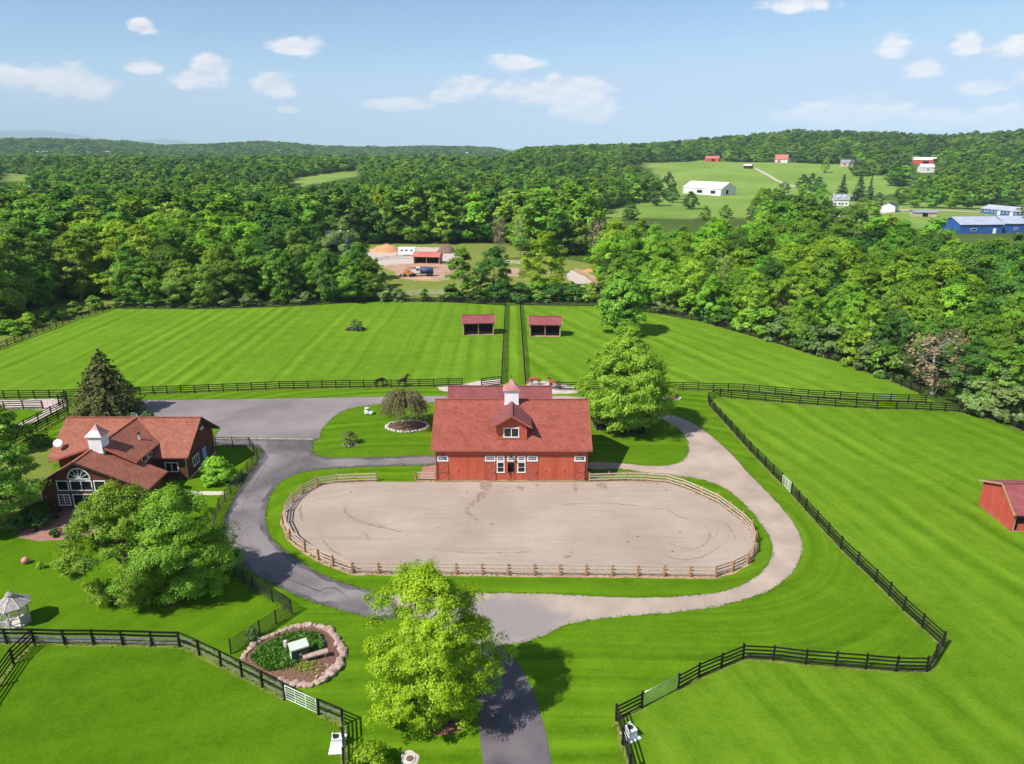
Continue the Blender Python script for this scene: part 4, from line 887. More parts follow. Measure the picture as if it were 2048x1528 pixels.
def make_tree(Rr, z0, z1, ncl, nleaf, ls, prof='round', cr=None, mat='leaf_mid', trunk_r=.28, limbs=9, flat=.72, bark='bark', lob=.22, fill=.62, twig=0, name='tree', nt=8, sub=6, soft=.25, upb=.6):
    P = PROFS[prof]; cr = (cr or Rr*.24)*1.12
    ph = rng.uniform(0, 6.28, 4)
    i = np.arange(ncl); t = np.clip((i+.5)/ncl+rng.normal(0,.03,ncl), .02, .98); t = rng.permutation(t)
    an = i*2.39996+rng.normal(0,.35,ncl)
    lobe = 1+lob*(np.sin(an*2+ph[0]+t*3)*.6+np.sin(an*3+ph[1]-t*5)*.6+np.sin(an*5+ph[2]+t*9)*.4)
    rad = Rr*P(t)*lobe*(fill+(1-fill)*np.sqrt(rng.random(ncl)))-cr*.55; rad = np.maximum(rad, 0)*np.where(rng.random(ncl) < .14, rng.uniform(1.05,1.22,ncl), 1)
    c = np.stack([rad*np.cos(an), rad*np.sin(an), z0+t*(z1-z0)-cr*.35], 1)
    sz = cr*rng.uniform(.62, 1.30, ncl); ct = rng.normal(.5,.17,ncl)
    ns = sub; kk = np.repeat(np.arange(ncl), ns)                     # every clump is a spray of smaller tufts
    dd = unit(rng.normal(size=(ncl*ns,3))); dd[:,2] = np.abs(dd[:,2])*.9-.15
    dd = unit(dd+unit(np.c_[c[kk,0], c[kk,1], np.full(ncl*ns, .15*Rr)])*.5)
    sc_ = c[kk]+dd*(sz[kk]*rng.uniform(.35,1.0,ncl*ns))[:,None]*np.array([1,1,flat]); ss = sz[kk]*rng.uniform(.26,.56,ncl*ns); st_ = ct[kk]+rng.normal(0,.10,ncl*ns)
    k = rng.integers(0, ncl*ns, nleaf); w_ = ss[k]
    d = unit(rng.normal(size=(nleaf,3))); up = rng.random(nleaf) < upb; d[:,2] = np.where(up, np.abs(d[:,2]), d[:,2]*.8)
    d = unit(d+unit(np.c_[sc_[k,0], sc_[k,1], np.full(nleaf, .25*Rr)])*.40)
    pos = sc_[k]+d*(w_*(.50+.55*rng.random(nleaf)**.6))[:,None]*np.array([1,1,flat])
    pos += rng.normal(0, cr*.07, pos.shape)
    gn = unit((pos-np.array([0,0,z0+(z1-z0)*.42]))*np.array([1,1,.8]))
    nr = unit((d*.85+dd[k]*.35)*(1-soft)+gn*soft*1.5+np.array([0,0,.25])+rng.normal(0,.36,(nleaf,3)))
    crown = leaf_mesh(name+'_crown', pos, nr, ls*rng.uniform(.6,1.35,nleaf), st_[k]+rng.normal(0,.15,nleaf), mat)
    # trunk and limbs
    mb = MB(); lean = rng.normal(0,.04,2); H_ = z0+(z1-z0)*.72
    tp = [(0,0,-.3),(0,0,.0),(lean[0]*z0*.6,lean[1]*z0*.6,z0*.6),(lean[0]*H_,lean[1]*H_,z0+(z1-z0)*.35),(lean[0]*H_*1.4,lean[1]*H_*1.4,H_)]
    mb.tube(tp, [trunk_r*1.45,trunk_r*1.25,trunk_r,trunk_r*.62,trunk_r*.16], nt)
    order = np.argsort(-sz)[:limbs]
    for j in order:
        e = c[j]; zb = max(z0*.75, min(e[2]-.2*abs(rad[j]), H_*.9)); f = np.clip(zb/H_,0,1)
        b0 = np.array([lean[0]*zb, lean[1]*zb, zb]); m_ = b0*.45+e*.55; m_[2] -= .05*Rr
        rr = trunk_r*(.48-.28*f); mb.tube([tuple(b0), tuple(m_), tuple(e)], [rr, rr*.6, rr*.18], max(4, nt-3))
        for _ in range(twig):
            g = e+rng.normal(0, cr*.8, 3); mb.tube([tuple(m_*.4+e*.6), tuple(g)], [rr*.3, rr*.08], 4)
    return mb.mesh(name+'_trunk', bark, True), crown
def make_conifer(H_, Rr, nw, mat, ls=.22, per=60, name='conifer', dense=1.0, z0=.06):
    C, Nn, T_ = [], [], []; mb = MB(); mb.tube([(0,0,-.3),(0,0,0),(0,0,H_*.97)], [H_*.022,H_*.019,.02], 7)
    for i in range(nw):
        f = i/(nw-1); z = H_*(z0+(.985-z0)*f); L_ = Rr*(1-f)**.80*rng.uniform(.85,1.12)+.12; nb = max(4, int((7+6*(1-f))*dense))
        for b in range(nb):
            a = rng.uniform(0,6.28); l = L_*rng.uniform(.72,1.1); n = max(6, int(per*l/Rr)); tt = rng.random(n)**.65
            dr = .18*l*tt**1.5; w_ = .26*l*(1-tt*.75)
            x = tt*l; y = rng.normal(0,.45,n)*w_; zz = z-dr+rng.normal(0,.10,n)*l*.35
            C.append(np.stack([x*np.cos(a)-y*np.sin(a), x*np.sin(a)+y*np.cos(a), zz],1)); Nn.append(unit(np.stack([np.cos(a)*.45+rng.normal(0,.4,n), np.sin(a)*.45+rng.normal(0,.4,n), .8+rng.normal(0,.3,n)],1))); T_.append(np.full(n, rng.normal(.45,.18))+rng.normal(0,.15,n))
            mb.tube([(0,0,z),(l*.7*math.cos(a),l*.7*math.sin(a),z-.12*l)], [.03,.01], 4)
    C = np.concatenate(C); return mb.mesh(name+'_trunk', 'bark', True), leaf_mesh(name+'_crown', C, np.concatenate(Nn), ls*rng.uniform(.6,1.3,len(C)), np.concatenate(T_), mat)
def place_tree(meshes, name, label, loc, rz=0, scl=(1,1,1), mat=None, group=None, cat='tree'):
    t_ = thing(name, label, cat, loc, rz, group); t_.scale = scl
    link('trunk', meshes[0], t_); c = link('crown', meshes[1], t_)
    if mat: c.material_slots[0].link = 'OBJECT'; c.material_slots[0].material = MAT[mat]
    return t_
def from_px(base, topy, wpx):
    x, y = G(*base); return x, y, Zat(base[0], topy, y), wpx*MPP(y, 5)/2

# the trees that stand on their own
x, y, h, r = from_px((862,1432), 1140, 262)
place_tree(make_tree(r*.92, .0, h, 180, 100000, .08, 'tall', .86, 'leaf_bright', .24, 16, .85, lob=.30, fill=.60, name='honey_locust', twig=1), 'locust_tree', 'bright yellow-green tree beside the dark driveway in the foreground', (x, y, 0))
x, y = G(246,1200); place_tree(make_tree(4.8, .9, 10.3, 110, 62000, .097, 'dome', 1.12, 'leaf_fresh', .27, 16, .72, lob=.22, fill=.68, name='maple', twig=1), 'maple_tree', 'left of the two spreading maples on the lawn in front of the house', (x+.1, y+1.2, 0), 0)
x, y = G(350,1206); place_tree(make_tree(4.5, .9, 9.9, 105, 60000, .097, 'dome', 1.1, 'leaf_mid', .27, 16, .72, lob=.22, fill=.68, name='maple', twig=1), 'maple_tree', 'right of the two spreading maples beside the curving driveway', (x+.2, y+1.6, 0), 1, mat='leaf_fresh')
x, y, h, r = from_px((1248,862), 660, 178)
place_tree(make_tree(r*.95, .8, h, 190, 76000, .15, 'egg', 1.35, 'leaf_fresh', .42, 14, .72, lob=.16, fill=.72, name='shade_tree'), 'shade_tree', 'large round green tree behind the right end of the barn', (x, y, 0))
x, y, h, r = from_px((1240,668), 548, 96)
place_tree(make_tree(r*.95, 1.0, h, 110, 20000, .28, 'tall', 1.5, 'leaf_mid', .35, 10, .7, lob=.18, fill=.7, name='paddock_tree'), 'paddock_tree', 'tall green tree standing in the right paddock behind the shade tree', (x, y, 0))
x, y = G(212,833); hp = Zat(206, 697, y+1)
place_tree(make_conifer(hp, 5.9, 40, 'leaf_conifer', .20, 62, 'spruce', 1.45, .03), 'spruce_tree', 'dark brown-green spruce behind the house', (x, y+1, 0))
x, y = -55.6, 66.6; place_tree(make_tree(5.2, 2.4, 10.8, 80, 32000, .15, 'dome', 1.25, 'leaf_olive', .25, 12, .62, lob=.3, fill=.65, name='edge_tree', twig=1), 'yard_tree', 'olive-green tree cut by the left edge beside the house', (x, y, 0), 2)
place_tree(make_tree(5.0, 2.4, 11.0, 60, 12000, .22, 'dome', 1.4, 'leaf_fresh', .25, 8, .7, name='edge_tree'), 'yard_tree', 'tree just beyond the left edge that shades the lawn below the patio', (-63.5, 59.5, 0), 1)
x, y = G(5,905); place_tree(make_tree(2.6, 1.0, 6.2, 40, 7000, .2, 'round', 1.0, 'leaf_fresh', .15, 8, .7, name='edge_tree'), 'yard_tree', 'smaller green tree at the left edge by the slanting black fences', (x, y, 0), 1)
# weeping tree on the island: arching twigs hung with small leaves
def weeping(Rr, H_, mat, n=150, per=60, name='weeping'):
    mb = MB(); mb.tube([(0,0,-.2),(.05,0,0),(.0,.03,H_*.55),(.05,.05,H_*.75)], [.17,.14,.10,.05], 7); C = []; T_ = []
    for k in range(n):
        a = rng.uniform(0,6.28); l = Rr*rng.uniform(.55,1.05); top = H_*rng.uniform(.78,1.0); e = H_*rng.uniform(.28,.55)
        pts = []
        for s in np.linspace(0,1,7): pts.append((l*s**.8*math.cos(a), l*s**.8*math.sin(a), H_*.55+(top-H_*.55)*math.sin(min(1,s*1.9)*math.pi/2)-(top-e)*max(0,s-.45)**1.5*2.45))
        mb.tube(pts, [.03,.026,.02,.015,.012,.008,.005], 4)
        q_ = np.array(pts); u = rng.random(per)*5.999; i = u.astype(int); C.append(q_[i]*(1-(u-i))[:,None]+q_[i+1]*(u-i)[:,None]+rng.normal(0,.09,(per,3))); T_.append(rng.normal(.5,.2,per))
    C = np.concatenate(C); return mb.mesh(name+'_trunk', 'pale_bark', True), leaf_mesh(name+'_crown', C, unit(rng.normal(size=C.shape)+np.array([0,0,.4])),   .11*rng.uniform(.6,1.3,len(C)), np.concatenate(T_), mat)
x, y = G(811,853); place_tree(weeping(3.7, 5.4, 'leaf_weep', 210, 120), 'weeping_cherry', 'brownish weeping tree in a stone-edged bed left of the barn', (x, y, 0))
def shrub(label, base, wm, hm, n, ls, mat, name='shrub', prof='dome', ncl=26, cat='shrub', group=None, off=(0,0)):
    x, y = G(*base); return place_tree(make_tree(wm/2, .15, hm, ncl, n, ls, prof, wm*.16, mat, .06, 6, .8, fill=.75, name=name), name, label, (x+off[0], y+off[1], 0), rng.uniform(0,6), group=group, cat=cat)
shrub('small loose shrub with a stone ring on the island lawn', (700,888), 2.3, 1.8, 1800, .09, 'leaf_grey')
shrub('rounded golden-green shrub on the lawn at the right end of the house', (438,962), 3.9, 2.8, 9000, .12, 'leaf_fresh', ncl=60)
shrub('small pale shrub behind the wire fence near the flower bed', (506,1281), 1.3, 1.25, 1500, .07, 'leaf_grey')
shrub('yellow-green shrub in the bottom foreground beside the round drain cover', (742,1538), 3.0, 1.7, 3600, .09, 'leaf_bright', ncl=40)
shrub('yellow-green shrub in a stone ring behind the large barn tree', (1343,793), 1.9, 1.5, 1500, .1, 'leaf_yellow')
shrub('pale leafy shrub growing from the dark rock pile in the left paddock', (712,661), 3.2, 2.2, 1300, .16, 'leaf_grey', ncl=14)
for i, (px, py, s) in enumerate([(30,1062,1.6),(45,1052,1.7),(60,1040,1.7),(74,1030,1.5),(86,1024,1.4)]):
    shrub(['hedge shrub at the far left end of the patio hedge','second shrub from the left in the patio hedge','middle shrub of the five in the patio hedge','fourth shrub from the left in the patio hedge','hedge shrub nearest the house corner by the patio'][i], (px,py), s*1.25, s*.85, 2600, .09, 'leaf_dark', group='dark patio hedge')
shrub('dark rounded bush standing on the brick patio', (82,1056), 2.1, 1.9, 4200, .09, 'leaf_dark')
shrub('small dark bush at the edge of the patio near the maple', (112,1072), 1.1, .9, 1300, .08, 'leaf_dark')
shrub('tiny round sapling bush on the lawn under the left maple', (82,1137), .7, .7, 700, .06, 'leaf_fresh')
shrub('leafy vine-covered shrub by the slanting fence behind the house', (62,885), 1.7, 2.3, 2200, .11, 'leaf_fresh')
shrub('dark round bush by a post behind the house near the satellite dish', (84,893), 1.9, 1.7, 2400, .1, 'leaf_dark')
shrub('narrow vine-covered post shrub behind the house near the satellite dish', (97,890), .7, 2.5, 1200, .09, 'leaf_dark', prof='tall')
shrub('low shrub behind the house near the white lawn chairs', (296,838), 1.8, 1.1, 1800, .1, 'leaf_dark')

# ------------------------------------------------------------------ woods
HI = []                                                              # detailed variants for the nearer trees
for k, (prof, Rr, z0, z1, nc) in enumerate([('egg',4.5,1.0,15,64),('tall',4.6,1.2,15,70),('dome',4.9,1.0,14.5,66),('tall',3.8,.8,15.5,60),('egg',5.0,1.4,15,74),('round',4.6,1.4,15,62),('tall',4.3,1.0,15,64)]):
    HI.append(make_tree(Rr, z0, z1, nc, 16000, .20, prof, Rr*.29, 'leaf_mid', .26, 9, .95, bark='bark' if k % 3 else 'pale_bark', lob=.24, fill=.66, name='woodland', nt=6, soft=.42, upb=.5))
BUSH = [make_tree(2.0, .1, 3.4, 26, 2200, .24, 'dome', .7, 'leaf_mid', .07, 5, .75, name='bush', nt=5), make_tree(1.7, .1, 4.2, 24, 2200, .24, 'egg', .65, 'leaf_mid', .07, 5, .75, name='bush', nt=5)]
BARE = make_tree(3.4, 1.5, 10, 30, 900, .22, 'round', 1.2, 'leaf_brown', .22, 26, .8, bark='pale_bark', lob=.25, fill=.7, name='bare', twig=5, nt=5)
# parts of the picture that the woods leave open (photo pixels)
SEE = [[(752,489),(905,489),(890,594),(764,594)],[(1010,515),(1050,515),(1048,582),(1012,582)],[(1132,538),(1185,538),(1200,548),(1198,580),(1132,580)],[(640,474),(696,474),(694,493),(644,493)],
       [(1190,420),(1285,410),(1318,384),(1314,352),(1268,322),(1400,319),(1700,328),(1760,342),(1830,382),(1770,394),(1740,400),(1640,395),(1600,362),(1505,396),(1500,426),(1420,436),(1190,436)],
       [(1880,434),(1962,428),(1962,408),(2048,400),(2048,461),(1905,461)],[(1662,388),(1702,388),(1702,414),(1662,414)],[(1754,402),(1810,402),(1960,414),(1960,432),(1754,428)],
       [(0,341),(66,350),(45,363),(0,362)],[(572,364),(612,352),(655,345),(722,340),(716,351),(600,372)],[(1820,314),(1872,314),(1872,348),(1820,348)],[(1676,318),(1714,318),(1714,334),(1676,334)],[(1400,310),(1446,310),(1446,324),(1400,324)],[(1544,308),(1580,308),(1580,326),(1544,326)]]
CREST = [(783,350),(802,364)]
SEEB = [(min(p[0] for p in P), max(p[0] for p in P), min(p[1] for p in P), max(p[1] for p in P)) for P in SEE]
def blocked(px, top, mid, hw):
    lo, hi = top-(mid-top)*.1, top+(mid-top)*1.6
    for P, B in zip(SEE, SEEB):
        if px+hw*1.3 < B[0] or px-hw*1.3 > B[1] or hi < B[2] or lo > B[3]: continue
        for q_ in [(px+hw*(1.25 if P is SEE[3] else .95)*u, top+(mid-top)*v) for v in (-.1, .15, .5, 1.0, 1.6) for u in ((-.6, 0, .6) if v < .1 else (-1, -.5, 0, .5, 1))]:
            if inpoly(q_[0], q_[1], P): return True
    return False
def distprop(x, y):
    best = 1e9
    for (a, b) in zip(PROP, PROP[1:]):
        dx, dy = b[0]-a[0], b[1]-a[1]; t = max(0, min(1, ((x-a[0])*dx+(y-a[1])*dy)/(dx*dx+dy*dy))); best = min(best, math.hypot(x-a[0]-dx*t, y-a[1]-dy*t))
    return best
rd = random.Random(5)
KINDS = [('leaf_mid','mid green'),('leaf_fresh','fresh light green'),('leaf_dark','dark green'),('leaf_olive','olive green'),('leaf_yellow','yellow-green'),('leaf_grey','grey-green'),('leaf_bright','bright yellow-green')]
CAND = []
def spacing(r): return 6.8 if r < 320 else 6.8+(r-320)*.0057 if r < 1500 else 13.6+(r-1500)*.005
r = 112.0
while r < 4600:
    s = spacing(r); dth = s/r; th = -R(41)
    while th < R(41):
        rr = r+rd.uniform(-.42,.42)*s; a = th+rd.uniform(-.42,.42)*dth; th += dth
        x, y = rr*math.sin(a), rr*math.cos(a)
        if inpoly(x, y, PROP): continue
        dp = distprop(x, y) if rr < 330 else 99
        if dp < 2.6 or inpoly(x, y, YARD): continue
        if any(inpoly(x, y, P) for P in MEADOW): continue
        z = hgt(x, y); px, pb = PX(x, y, z)
        right = px > 1180 and y < 340
        if 755 < px < 1222 and dp < 15: continue                     # only bushes stand here
        if x < -101 and y < 190 and dp < 15: continue                # open bank at the left
        big = noise.noise((x/45, y/45, 1.5)); fine = rd.random()
        if rr < 340: H_ = (10.0+min(7.5, dp*.085) if right else 13.2+min(5.5, dp*.07))*(1+.22*big)*rd.uniform(.74,1.22)
        else: H_ = (14.5+3.5*big)*rd.uniform(.68,1.25)
        if right and rr > 262+18*big: continue
        wsc = H_/15*rd.uniform(.95,1.34)
        if rr > 700: wsc *= spacing(rr)/8.6
        mp_ = 1/MPP(y, z); hw = 4.2*wsc*mp_
        top = PX(x, y, z+H_)[1]; mid = PX(x, y, z+H_*.6)[1]
        if blocked(px, top, mid, hw): continue
        f = noise.noise((x/70, y/70, 9.1))*.9+noise.noise((x/260, y/260, 2.1))*.5+rd.gauss(0,.42)
        if right: k = 4 if f > .50 and dp > 22 else 1 if f > -.12 else 0 if f > -.62 else 2
        else: k = 4 if f > .90 and rr > 215 else 3 if f > .62 else 1 if f > .32 else 0 if f > -.12 else 2 if f > -.85 else 5
        if rr > 900 and k == 4: k = 1
        CAND.append((rr, x, y, z, H_, wsc, k, px, top, mid, dp, mp_))
    r += s
CAND.sort(key=lambda q_: q_[0])
# extra wood-edge trees seen singly in the middle
SING = [((660,604),502,58,2,'dark green tree in front of the white tarp roof by the rear yard'),((925,597),498,84,0,'leafy green tree left of the pair in front of the red-roofed yard shed'),((988,598),492,74,2,'dark green tree right of the pair in front of the rear yard'),((1088,580),464,94,6,'round yellow-green tree on the rear field behind the lane'),
        ((742,600),508,56,0,'green tree at the left edge of the rear yard clearing'),((700,602),514,66,1,'light green tree left of the rear yard clearing'),((1225,600),505,80,2,'dark green tree behind the paddock tree at the wood edge')]
for i, (b, ty, wp, k, lab) in enumerate(SING):
    x, y, h, rr = from_px(b, ty, wp); v = HI[(i*2+1) % 7]; place_tree(v, 'woodland_tree', lab, (x, y, 0), i, (rr/4.6, rr/4.6, h/15.8), KINDS[k][0])
ORD = ['first','second','third','fourth','fifth','sixth','seventh','eighth','ninth','tenth','eleventh','twelfth','thirteenth','fourteenth','fifteenth','sixteenth','seventeenth','eighteenth','nineteenth','twentieth']
near = []; rest = []
for q_ in CAND:
    vis = -60 < q_[7] < 2110
    (near if vis and len(near) < 290 and q_[0] < 330 else rest).append(q_)
def zone(q_):
    px = q_[7]
    return 'left wood' if px < 620 else 'middle wood' if px < 1230 else 'right wood'
ZN = {'left wood': 'wood behind left paddock', 'middle wood': 'wood behind rear yard', 'right wood': 'wood along right paddocks'}
TENS = ['', '', 'twenty', 'thirty', 'forty', 'fifty']
def ordw(i): return ORD[i-1] if i <= 20 else (TENS[i//10]+'-'+ORD[i % 10-1] if i % 10 else TENS[i//10][:-1]+'ieth')
cnt = {}
near.sort(key=lambda q_: q_[7])
for q_ in near:
    rr, x, y, z, H_, wsc, k, px, top, mid, dp, mp_ = q_
    zn = zone(q_); row = 'edge row' if dp < 9 else 'second row' if dp < 17 else 'third row' if dp < 26 else 'fourth row' if dp < 36 else 'fifth row' if dp < 47 else 'back rows'
    cnt[(zn, row, k)] = cnt.get((zn, row, k), 0)+1
    lab = f'{ordw(cnt[(zn, row, k)])} {KINDS[k][1]} tree from left, {row} of the {ZN[zn]}'
    v = HI[rd.randrange(7)]
    place_tree(v, 'woodland_tree', lab, (x, y, z), rd.uniform(0,6.28), (wsc*1.08, wsc*1.08, H_/15), KINDS[k][0], 'trees of the '+ZN[zn])
print('near trees', len(near), 'rest', len(rest))
# bushes under the wood edge
bi = 0
def bush(px, py, wm, hm, mat, lab):
    global bi; bi += 1
    x, y = G(px, py); place_tree(BUSH[bi % 2], 'edge_bush', lab, (x, y, 0), bi*1.3, (wm/4, wm/4, hm/3.6), mat, 'bushes at the foot of the woods', 'bush')
for i, (px, wm, hm, m_) in enumerate([(1005,7,4.2,'leaf_dark'),(1040,7,4.6,'leaf_dark'),(1075,6.5,4.4,'leaf_mid'),(1110,7,4.6,'leaf_dark'),(1145,6.5,4.0,'leaf_dark'),(1180,7,4.6,'leaf_olive'),(900,6,3.6,'leaf_dark'),(955,6,3.2,'leaf_dark'),(850,3.4,2.6,'leaf_mid'),(795,4.5,3.2,'leaf_grey'),(770,5,4.0,'leaf_grey')]):
    bush(px, 602, wm, hm, m_, ['leftmost','second','third','fourth','fifth','sixth','seventh','eighth','ninth','tenth','eleventh'][sorted([1005,1040,1075,1110,1145,1180,900,955,850,795,770]).index(px)]+' bush from the left along the far paddock fence')
EB = [(1330,622),(1380,630),(1420,640),(1455,650),(1490,660),(1530,672),(1560,682),(1590,690),(1625,702),(1660,712),(1700,724),(1735,738),(1770,750),(1960,822),(1995,832),(2035,846)]
for i, (px, py) in enumerate(EB):
    bush(px, py, rd.uniform(5.5,8.5), rd.uniform(3.4,5.6), rd.choice(['leaf_dark','leaf_mid','leaf_grey','leaf_fresh']), f'{ORD[i]} bush from the left along the slanting right wood edge')
for i, (px, py) in enumerate([(20,668),(60,655),(105,640),(150,628),(190,618),(250,612),(300,612),(350,613),(395,613),(450,612),(500,612),(560,608),(610,606),(660,602),(715,600)]):
    bush(px, py, rd.uniform(4,6), rd.uniform(1.6,3.6), rd.choice(['leaf_fresh','leaf_mid','leaf_yellow']) if i < 5 else rd.choice(['leaf_dark','leaf_mid','leaf_grey']), f'{ORD[i]} bush from the left along the left paddock wood edge')
x, y = G(1872,800); place_tree(BARE, 'bare_tree', 'brown half-bare tangled tree at the wood edge by the right fence corner', (x+1, y+3, 0), 0, (1.45,1.45,1.1))
x, y = G(1990,830); place_tree(HI[2], 'woodland_tree', 'grey-green low tree at the right edge above the back fence', (x+2, y+3.5, 0), 2, (.95,.95,.55), 'leaf_grey')
x, y = G(1560,660); place_tree(BARE, 'bare_tree', 'thin brownish tree at the right wood edge above the slanting fence', (x+1.5, y+3, 0), 3, (.8,.8,.7))
for i, (px, py, sx, sz, lab) in enumerate([(1000,520,.8,1.6,'leftmost pale bare tree behind the rear yard'),(1040,515,.8,1.7,'pale bare tree behind the round yellow-green tree'),(1195,525,1.0,1.6,'pale bare tree at the wood behind the paddock tree'),(1440,610,.8,1.45,'tall pale dead tree in the right wood behind the slanting fence'),(105,598,1.0,1.4,'pale forked bare tree at the left wood edge'),(1700,560,1,1.7,'pale dead tree high in the middle of the right wood'),(1900,640,1.2,1.5,'pale bare tree in the right wood near the right edge')]):
    x, y = G(px, py); place_tree(BARE, 'bare_tree', lab, (x, y, 0), i, (sx, sx, sz), 'leaf_olive' if i % 2 else None)

# all the trees beyond: one wood, too many to count
src = bpy.data.collections.new('tree_sources')
LO = []
for k, (prof, Rr, nc) in enumerate([('egg',4.6,28),('tall',4.8,30),('dome',4.9,28),('tall',4.0,26)]):
    LO.append(make_tree(Rr, 1.2, 15, nc, 3200, .42, prof, Rr*.32, 'leaf_mid', .25, 3, .95, lob=.26, fill=.64, name='far', nt=4, soft=.5, upb=.5))
si = 0
for v in LO:
    for k in range(6):
        me = v[1].copy(); me.materials[0] = MAT[KINDS[k][0]]
        o = bpy.data.objects.new(f'far_tree_{si:03d}', me); src.objects.link(o); si += 1
n = len(rest); me = bpy.data.meshes.new('forest')
me.vertices.add(n); me.vertices.foreach_set('co', np.array([(q_[1], q_[2], q_[3]-.4) for q_ in rest], dtype=np.float32).ravel())
a = me.attributes.new('scl', 'FLOAT_VECTOR', 'POINT'); a.data.foreach_set('vector', np.array([(q_[5]*1.12, q_[5]*1.12, q_[4]/15) for q_ in rest], dtype=np.float32).ravel())
a = me.attributes.new('rot', 'FLOAT_VECTOR', 'POINT'); a.data.foreach_set('vector', np.array([(0, 0, rd.uniform(0,6.28)) for q_ in rest], dtype=np.float32).ravel())
a = me.attributes.new('idx', 'INT', 'POINT'); a.data.foreach_set('value', np.array([rd.randrange(4)*6+q_[6] for q_ in rest], dtype=np.int32))
fo = tag(link('forest', me), 'mixed green woodland covering the valley and hills to the horizon', 'woodland', kind='stuff')
ng = bpy.data.node_groups.new('forest_scatter', 'GeometryNodeTree')
ng.interface.new_socket('Geometry', in_out='INPUT', socket_type='NodeSocketGeometry'); ng.interface.new_socket('Geometry', in_out='OUTPUT', socket_type='NodeSocketGeometry')
gi = ng.nodes.new('NodeGroupInput'); go = ng.nodes.new('NodeGroupOutput'); ip = ng.nodes.new('GeometryNodeInstanceOnPoints'); ci = ng.nodes.new('GeometryNodeCollectionInfo')
ci.inputs[0].default_value = src; ci.inputs['Separate Children'].default_value = True; ci.inputs['Reset Children'].default_value = True; ip.inputs['Pick Instance'].default_value = True
def na(name, ty):
    q_ = ng.nodes.new('GeometryNodeInputNamedAttribute'); q_.data_type = ty; q_.inputs[0].default_value = name; return q_.outputs[0]
e2r = ng.nodes.new('FunctionNodeEulerToRotation'); ng.links.new(na('rot','FLOAT_VECTOR'), e2r.inputs[0])
ng.links.new(gi.outputs[0], ip.inputs['Points']); ng.links.new(ci.outputs[0], ip.inputs['Instance']); ng.links.new(na('idx','INT'), ip.inputs['Instance Index']); ng.links.new(e2r.outputs[0], ip.inputs['Rotation']); ng.links.new(na('scl','FLOAT_VECTOR'), ip.inputs['Scale']); ng.links.new(ip.outputs[0], go.inputs[0])
md = fo.modifiers.new('scatter', 'NODES'); md.node_group = ng
HAZE = 7e-5

# ------------------------------------------------------------------ rocks, beds, garden things
def rock_mesh(name, mat, seed, fx=1.0, fy=.8, fz=.65):
    bm = bmesh.new(); bmesh.ops.create_icosphere(bm, subdivisions=2, radius=1)
    for v in bm.verts:
        p = v.co.copy(); d = 1+.32*noise.noise(p*1.1+Vector((seed*7.1,0,0)))+.16*noise.noise(p*2.7+Vector((0,seed*3.3,0)))
        v.co = Vector((max(-.85,min(.85,p.x*d))*fx, max(-.85,min(.85,p.y*d))*fy, max(-.7,min(.75,p.z*d))*fz))
    me = bpy.data.meshes.new(name); bm.to_mesh(me); bm.free(); me.materials.append(MAT[mat]); return me
FS = [rock_mesh('stone', 'field_stone', k) for k in range(4)]; PS = [rock_mesh('stone', 'pale_stone', k+5) for k in range(3)]; DS = [rock_mesh('rock', 'trim_brown', k+9) for k in range(3)]
rk = random.Random(3)
def mound(name, pts, hz, mat, parent, loc, n=7):
    cx = sum(p[0] for p in pts)/len(pts); cy = sum(p[1] for p in pts)/len(pts); mb = MB(); m = len(pts); vs = []; fs = []
    for i in range(n):
        f = 1-i/n
        for p in pts: vs.append((cx+(p[0]-cx)*f-loc[0], cy+(p[1]-cy)*f-loc[1], hz*(1-f*f)+.02+.05*noise.noise((p[0]*f*2, p[1]*f*2, 1))))
    vs.append((cx-loc[0], cy-loc[1], hz+.02))
    for i in range(n-1):
        for k in range(m): fs.append((i*m+k, i*m+(k+1)%m, (i+1)*m+(k+1)%m, (i+1)*m+k))
    for k in range(m): fs.append(((n-1)*m+k, (n-1)*m+(k+1)%m, n*m))
    mb.add(vs, fs); return mb.build(name, mat, parent, True)
BED = smooth(PG([(487,1318),(512,1288),(545,1272),(585,1257),(622,1252),(656,1262),(676,1283),(686,1305),(681,1326),(664,1347),(640,1363),(612,1372),(578,1368),(540,1352),(505,1336)]), True, 5)
b0 = (*G(590,1312), 0)
bed = thing('flower_bed', 'kidney-shaped flower bed edged with pinkish stones beside the black fence', 'flower bed', b0)
mound('soil', BED, .30, 'mulch', bed, b0)
ring_pts = resample(BED, .42, True)
for i, p in enumerate(ring_pts):
    px, py = PX(p[0], p[1], 0)
    if px < 560 and py > 1320: continue
    s = rk.uniform(.22,.36)*(1.25 if px > 640 else 1.0)
    link('stone', rk.choice(FS), bed, (p[0]-b0[0]+rk.uniform(-.08,.08), p[1]-b0[1]+rk.uniform(-.08,.08), s*.35), (rk.uniform(-.3,.3), rk.uniform(-.3,.3), rk.uniform(0,6)), (s*1.15, s, s*rk.uniform(.8,1.2)))
for k in range(16):
    p = G(rk.uniform(600,680), rk.uniform(1330,1362))
    if inpoly(p[0], p[1], BED): s = rk.uniform(.06,.14); link('stone', rk.choice(FS), bed, (p[0]-b0[0], p[1]-b0[1], .12+s*.3), (0,0,rk.uniform(0,6)), (s,s,s))
